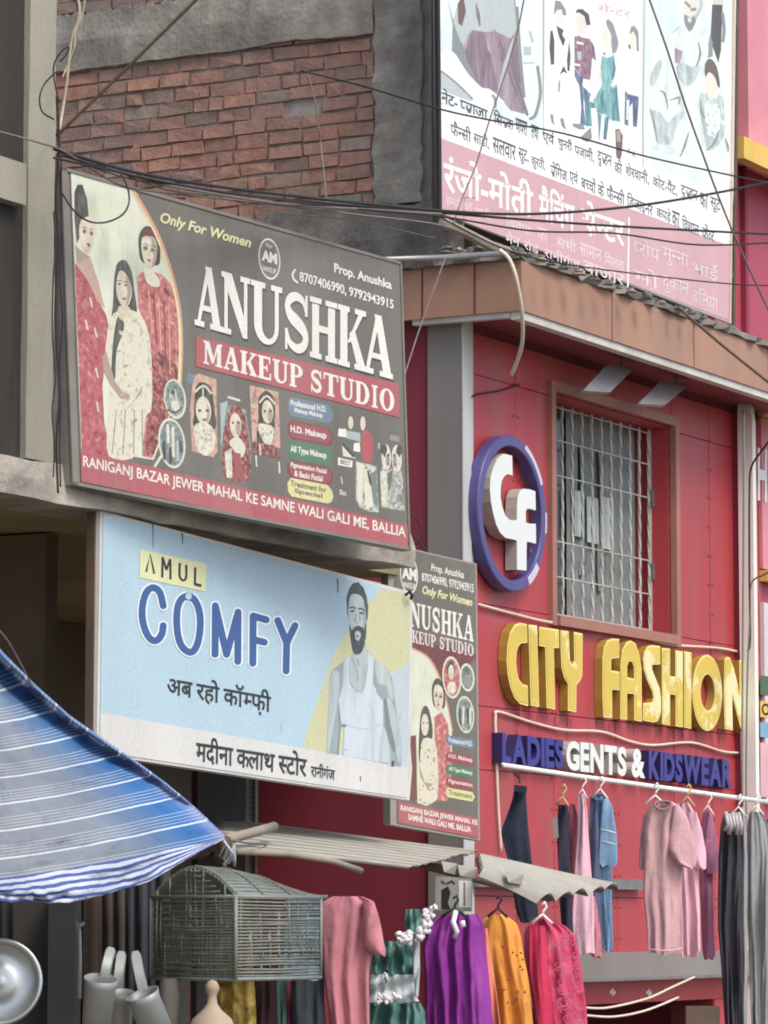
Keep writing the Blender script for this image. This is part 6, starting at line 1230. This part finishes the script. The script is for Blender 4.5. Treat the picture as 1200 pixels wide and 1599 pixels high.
t = of('large dusty pink tee'); line_on(t, 'hem', [(1014, 1482), (1030, 1485), (1050, 1485), (1066, 1481)], 20.54, .004, c_pk2)
# poster on the red side wall
po = thing('poster', 'grey and white poster with a dark figure on the red wall above the purple kurta', 'poster', at(710, 1440, 17.9))
b = MB(); c = [at(680, 1368, 18.0), at(738, 1372, 18.0), at(737, 1424, 18.0), at(680, 1421, 18.0)]; b.slab(c, Vector((0, .012, 0)), mat('poster grey', (150, 156, 150), .6, .1)); b.build('sheet', po)
a = Art(Plane(at(700, 1400, 18.0), Vector((0, -1, 0))), .003); a.poly([(717, 1375), (737, 1376), (736, 1418), (717, 1417)], m_white); a.poly([(724, 1378), (727, 1378), (727, 1415), (724, 1415)], m_grey); a.poly([(690, 1390), (700, 1384), (704, 1394), (700, 1410), (704, 1421), (690, 1420)], m_dark); a.stroke([(698, 1380), (706, 1376), (710, 1380)], 2.4, m_dark); a.stroke([(690, 1376), (695, 1380)], 2, m_dark); a.mb.build('print', po)
# ------------------------------------------------------------------ cables and ropes
CAB = 0
def cable(label, pts, r_, m, cat_='cable', name='cable', n=6, grp=None):
    P = [at(*p) for p in pts]; P = cat(P, 8, closed=False) if len(P) > 2 else P
    b = MB(); b.tube(P, r_ * (.74 if m is not m_ccable else .85), m, n); return tag(b.build(name, smooth=True), label, cat_, grp)
cable('thick dark rope running steeply up from the sign corner across the brick wall', [(88, 212, 15.0), (200, 104, 14.9), (314, -8, 14.8), (420, -110, 14.7)], .0095, m_rust, 'rope', 'rope')
cable('pale cable entering from the left edge and sagging along the top of the tilted sign', [(-20, 200, 14.6), (60, 222, 14.8), (100, 236, 15), (150, 268, 15.2), (200, 292, 15.4), (300, 305, 15.8), (420, 318, 16.4), (560, 335, 17), (690, 352, 17.6), (760, 384, 18.2)], .006, m_grime)
cable('black bundled cable from the pilaster to the billboard foot, then rising to the right edge', [(84, 232, 15), (200, 266, 15.3), (320, 288, 15.8), (480, 308, 16.6), (680, 328, 17.6), (820, 334, 18.4), (960, 325, 19.2), (1080, 308, 20), (1215, 282, 21)], .0095, m_black)
cable('second black cable just under the bundle, ending level at the right edge', [(90, 240, 15), (250, 284, 15.5), (450, 312, 16.5), (690, 332, 17.7), (850, 345, 18.6), (1000, 355, 19.6), (1215, 366, 21)], .009, m_black)
cable('lower black cable drooping across the pink lettering band', [(84, 246, 14.9), (300, 292, 15.6), (520, 322, 16.8), (690, 338, 17.6), (830, 360, 18.4), (960, 364, 19.2), (1090, 382, 20), (1215, 378, 21)], .007, m_black)
cable('grey cable lying between the black ones above the tilted sign', [(92, 236, 15.05), (180, 272, 15.3), (300, 296, 15.7), (440, 318, 16.4), (600, 328, 17.2), (690, 334, 17.6)], .008, m_grime)
cable('pale grey cable curling along the top edge of the tilted sign towards the slab', [(190, 270, 15.3), (260, 296, 15.6), (340, 306, 16), (430, 330, 16.5), (560, 345, 17.1), (680, 372, 17.7)], .005, m_grime)
cable('thin black line with joints crossing the brick wall and the billboard captions', [(470, 110, 19), (560, 132, 19), (680, 168, 18.6), (760, 186, 18.8), (880, 208, 19.2), (1010, 244, 19.8), (1150, 275, 20.4), (1215, 288, 21)], .0065, m_black)
cable('pale wire slanting down over the right side of the billboard to the right edge', [(1008, -20, 19.4), (1040, 70, 19.5), (1080, 190, 19.7), (1140, 350, 20), (1215, 515, 20.4)], .0075, m_grime)
cable('thin slack string twisting down the left part of the billboard', [(822, -20, 19.2), (806, 60, 19.2), (777, 152, 19.1), (764, 190, 19), (744, 256, 18.9), (722, 310, 18.8), (708, 350, 18.7)], .006, m_grime, 'string')
cable('thin dark line low across the pink band to the billboard right edge', [(690, 340, 18), (780, 385, 18.4), (860, 408, 18.8), (1000, 428, 19.5), (1140, 443, 20.2), (1215, 446, 20.6)], .0055, m_black)
cable('thin pale stay wire from the slab corner down to the tilted sign', [(696, 402, 18.6), (660, 500, 18.2), (630, 592, 17.6)], .0055, m_grime, 'wire')
cable('loose cream cable hanging from the canopy corner in a curve', [(780, 390, 19.2), (796, 405, 19.2), (808, 440, 19.2), (816, 495, 19.3), (815, 540, 19.5), (800, 584, 20)], .0125, m_ccable)
cable('dark brown rope slanting over the front of the brown canopy', [(1060, 480, 20.6), (1130, 540, 20.4), (1220, 612, 20.2)], .011, m_rust, 'rope', 'rope')
cable('dark loop of cable drooping over the bride picture of the tilted sign', [(96, 300, 14.9), (115, 328, 14.9), (138, 345, 14.9), (164, 347, 15), (190, 336, 15.05), (201, 318, 15.1), (200, 295, 15.15), (190, 272, 15.2)], .0055, m_black)
cable('thin wire at the left edge above the tarpaulin', [(-15, 970, 12.5), (10, 998, 12.7), (30, 1032, 12.9), (52, 1075, 13.2)], .004, m_grime, 'wire')
# pilaster cables
m_rope2 = mat('old jute', (176, 164, 138), .9, .2, 20, dirt=.4)
rp_ = random.Random(8)
for k, (x, y0, y1, r_, lab) in enumerate(((90, 150, 770, .007, 'black cable running straight down the edge of the cream pilaster'), (96, 240, 760, .005, 'thinner black cable just right of the straight one on the pilaster'), (84, 330, 745, .004, 'loosely waving thin black cable left of the straight ones'))):
    cable(lab, [(x + rp_.uniform(-3, 3), y0 + (y1 - y0) * i / 8, 14.98) for i in range(9)], r_, m_black)
cable('pale twisted rope hanging in the gap above the tilted sign, by the brick wall', [(118, -20, 15.2), (124, 20, 15.2), (112, 60, 15.2), (108, 90, 15.2), (104, 130, 15.2), (98, 170, 15.2), (92, 208, 15.1)], .009, m_rope2, 'rope', 'rope')
cable('frayed pale cord beside the twisted rope at top left', [(134, -20, 15.3), (130, 16, 15.3), (118, 50, 15.3), (116, 72, 15.3), (106, 100, 15.3), (98, 120, 15.2)], .006, m_rope2, 'cord')
cable('black loop bulging left over the cream pilaster', [(88, 112, 14.9), (70, 130, 14.88), (62, 152, 14.86), (66, 174, 14.88), (84, 186, 14.95)], .005, m_black)
cable('small black curl of cable on the pilaster above the loop', [(94, 96, 14.95), (104, 84, 14.95), (108, 74, 14.95), (98, 78, 14.95), (86, 96, 14.95), (84, 118, 14.95), (92, 160, 14.95)], .0045, m_black)
cable('thin grey wire hanging down the brick wall right of its middle', [(482, 118, 20), (494, 165, 20), (498, 200, 20), (502, 235, 20), (508, 290, 19.5), (510, 320, 18)], .006, m_grime, 'wire')
cable('tangle of black wire behind the tilted sign lower right corner', [(636, 800, 18.5), (652, 812, 18.5), (660, 835, 18.5), (648, 850, 18.5), (640, 830, 18.5), (654, 846, 18.5), (668, 862, 18.5)], .006, m_black, 'wire')
# conduits on the shop front, following the wall
def conduit(label, pts, r_=.0085, m=None, ww=.02):
    P = [FRONT.hit(x, y, ww) for x, y in pts]; b = MB(); b.tube(cat(P, 6, closed=False), r_, m or m_ccable, 8); return tag(b.build('conduit', smooth=True), label, 'conduit')
conduit('cream conduit above the yellow letters, passing under the window to the column', [(748, 944), (800, 958), (860, 972), (930, 978), (1000, 995), (1050, 1007), (1120, 1012), (1164, 1020)])
conduit('cream conduit with a bend, running between the yellow and the purple letters', [(783, 1330), (778, 1250), (775, 1160), (774, 1120), (780, 1112), (830, 1128), (880, 1140), (940, 1143), (985, 1158), (1020, 1164), (1080, 1160), (1130, 1174), (1166, 1176)])
conduit('thin dark cable crossing the red panels above the emblem', [(722, 640), (726, 628), (745, 616), (780, 610), (812, 600)], .005, m_black)
cable('cream cable down the pale front strip of the left pilaster', [(722, 500, 20.9), (722, 560, 20.9), (722, 628, 20.9), (721, 720, 20.9), (722, 860, 20.9)], .009, m_ccable)
cable('black cable down the pale right-hand column, bending off to the right at two heights', [(1215, 672, 23.6), (1190, 704, 23.7), (1174, 730, 23.8), (1171, 770, 23.8), (1171, 900, 23.8), (1172, 1000, 23.8), (1168, 1016, 23.8)], .009, m_black)
cable('second black cable on the column, coming from the yellow band', [(1215, 888, 23.6), (1192, 898, 23.7), (1174, 912, 23.75), (1172, 960, 23.75), (1168, 1050, 23.75), (1166, 1180, 23.75), (1166, 1300, 23.7)], .008, m_grime)
cable('grey wire hugging the left edge of the pale column', [(1162, 640, 23.9), (1162, 800, 23.9), (1161, 950, 23.9), (1160, 1100, 23.9), (1160, 1260, 23.9)], .009, m_steel, 'wire')
cable('upper cream cable sagging in front of the dark shop opening', [(915, 1574, 19), (950, 1574, 19.2), (1010, 1560, 19.6), (1050, 1542, 20), (1085, 1526, 20.4)], .007, m_ccable)
cable('lower cream cable sagging in front of the dark shop opening', [(915, 1586, 19), (960, 1588, 19.2), (1010, 1578, 19.5), (1060, 1558, 19.9)], .007, m_ccable)
for x, lab in ((1098, 'framed yellowish box behind the charcoal trousers at the bottom'), ):
    b = MB(); b.slab([at(1072, 1572, 20.8), at(1125, 1572, 20.8), at(1125, 1700, 20.8), at(1072, 1700, 20.8)], Vector((0, .1, 0)), m_rust); t = b.build('display_box'); tag(t, lab, 'box')
# rubble and sacking on the canopy edge
m_rub = mat('rubble', (156, 146, 132), .95, .3, 9, dirt=.6, bump=.6); rq = random.Random(17)
def chunk(label, px, py, d, s_, m):
    b = MB(); c = at(px, py, d); rows = []
    for i in range(5):
        f = i / 4; rows.append([c + Vector((math.cos(j * .9) * s_ * rq.uniform(.7, 1.2) * (1 - .5 * f), math.sin(j * .9) * s_ * rq.uniform(.6, 1.1), s_ * .8 * f + rq.uniform(-.1, .1) * s_)) for j in range(7)])
    b.grid(rows, m, close=True); b.face(rows[0][::-1], m); b.face(rows[-1], m); tag(b.build('rubble'), label, 'rubble', 'rubble on the canopy edge')
yl_ = lambda x: 398 + max(0, x - 815) * .352
for x, s_ in ((700, .07), (735, .06), (765, .08), (800, .07), (845, .05), (880, .05), (905, .06), (950, .045), (985, .05), (1010, .06), (1060, .045), (1080, .05), (1100, .04), (715, .06), (722, .05), (748, .09), (757, .06), (778, .09), (788, .06), (812, .05), (826, .04), (862, .04), (930, .04), (968, .035), (1035, .035)):
    d = 20.2 if x < 815 else 20.2 + (x - 815) * .0085
    chunk('broken lump of mortar lying along the canopy edge', x, yl_(x) - 1, d, s_ * .75, m_rub if x % 2 else m_dconc)
b = MB(); P = [at(690, 345, 19.9), at(730, 365, 20), at(770, 385, 20.1), at(800, 395, 20.2)]; b.tube(cat(P, 6, closed=False), .03, m_rub, 8); tag(b.build('sacking', smooth=False), 'pale rolled sacking on the slab at the billboard left foot', 'sacking')
b = MB(); A, B = L(uc - .06, -1.6, zt + .0), at(778, 399, 19.95); b.tube([at(600, 405, 19.2), at(690, 402, 19.6), at(780, 396, 20.0)], .016, m_steel, 8); tag(b.build('slab_rail', smooth=True), 'thin grey rail along the slab edge above the brown side fascia', 'rail')
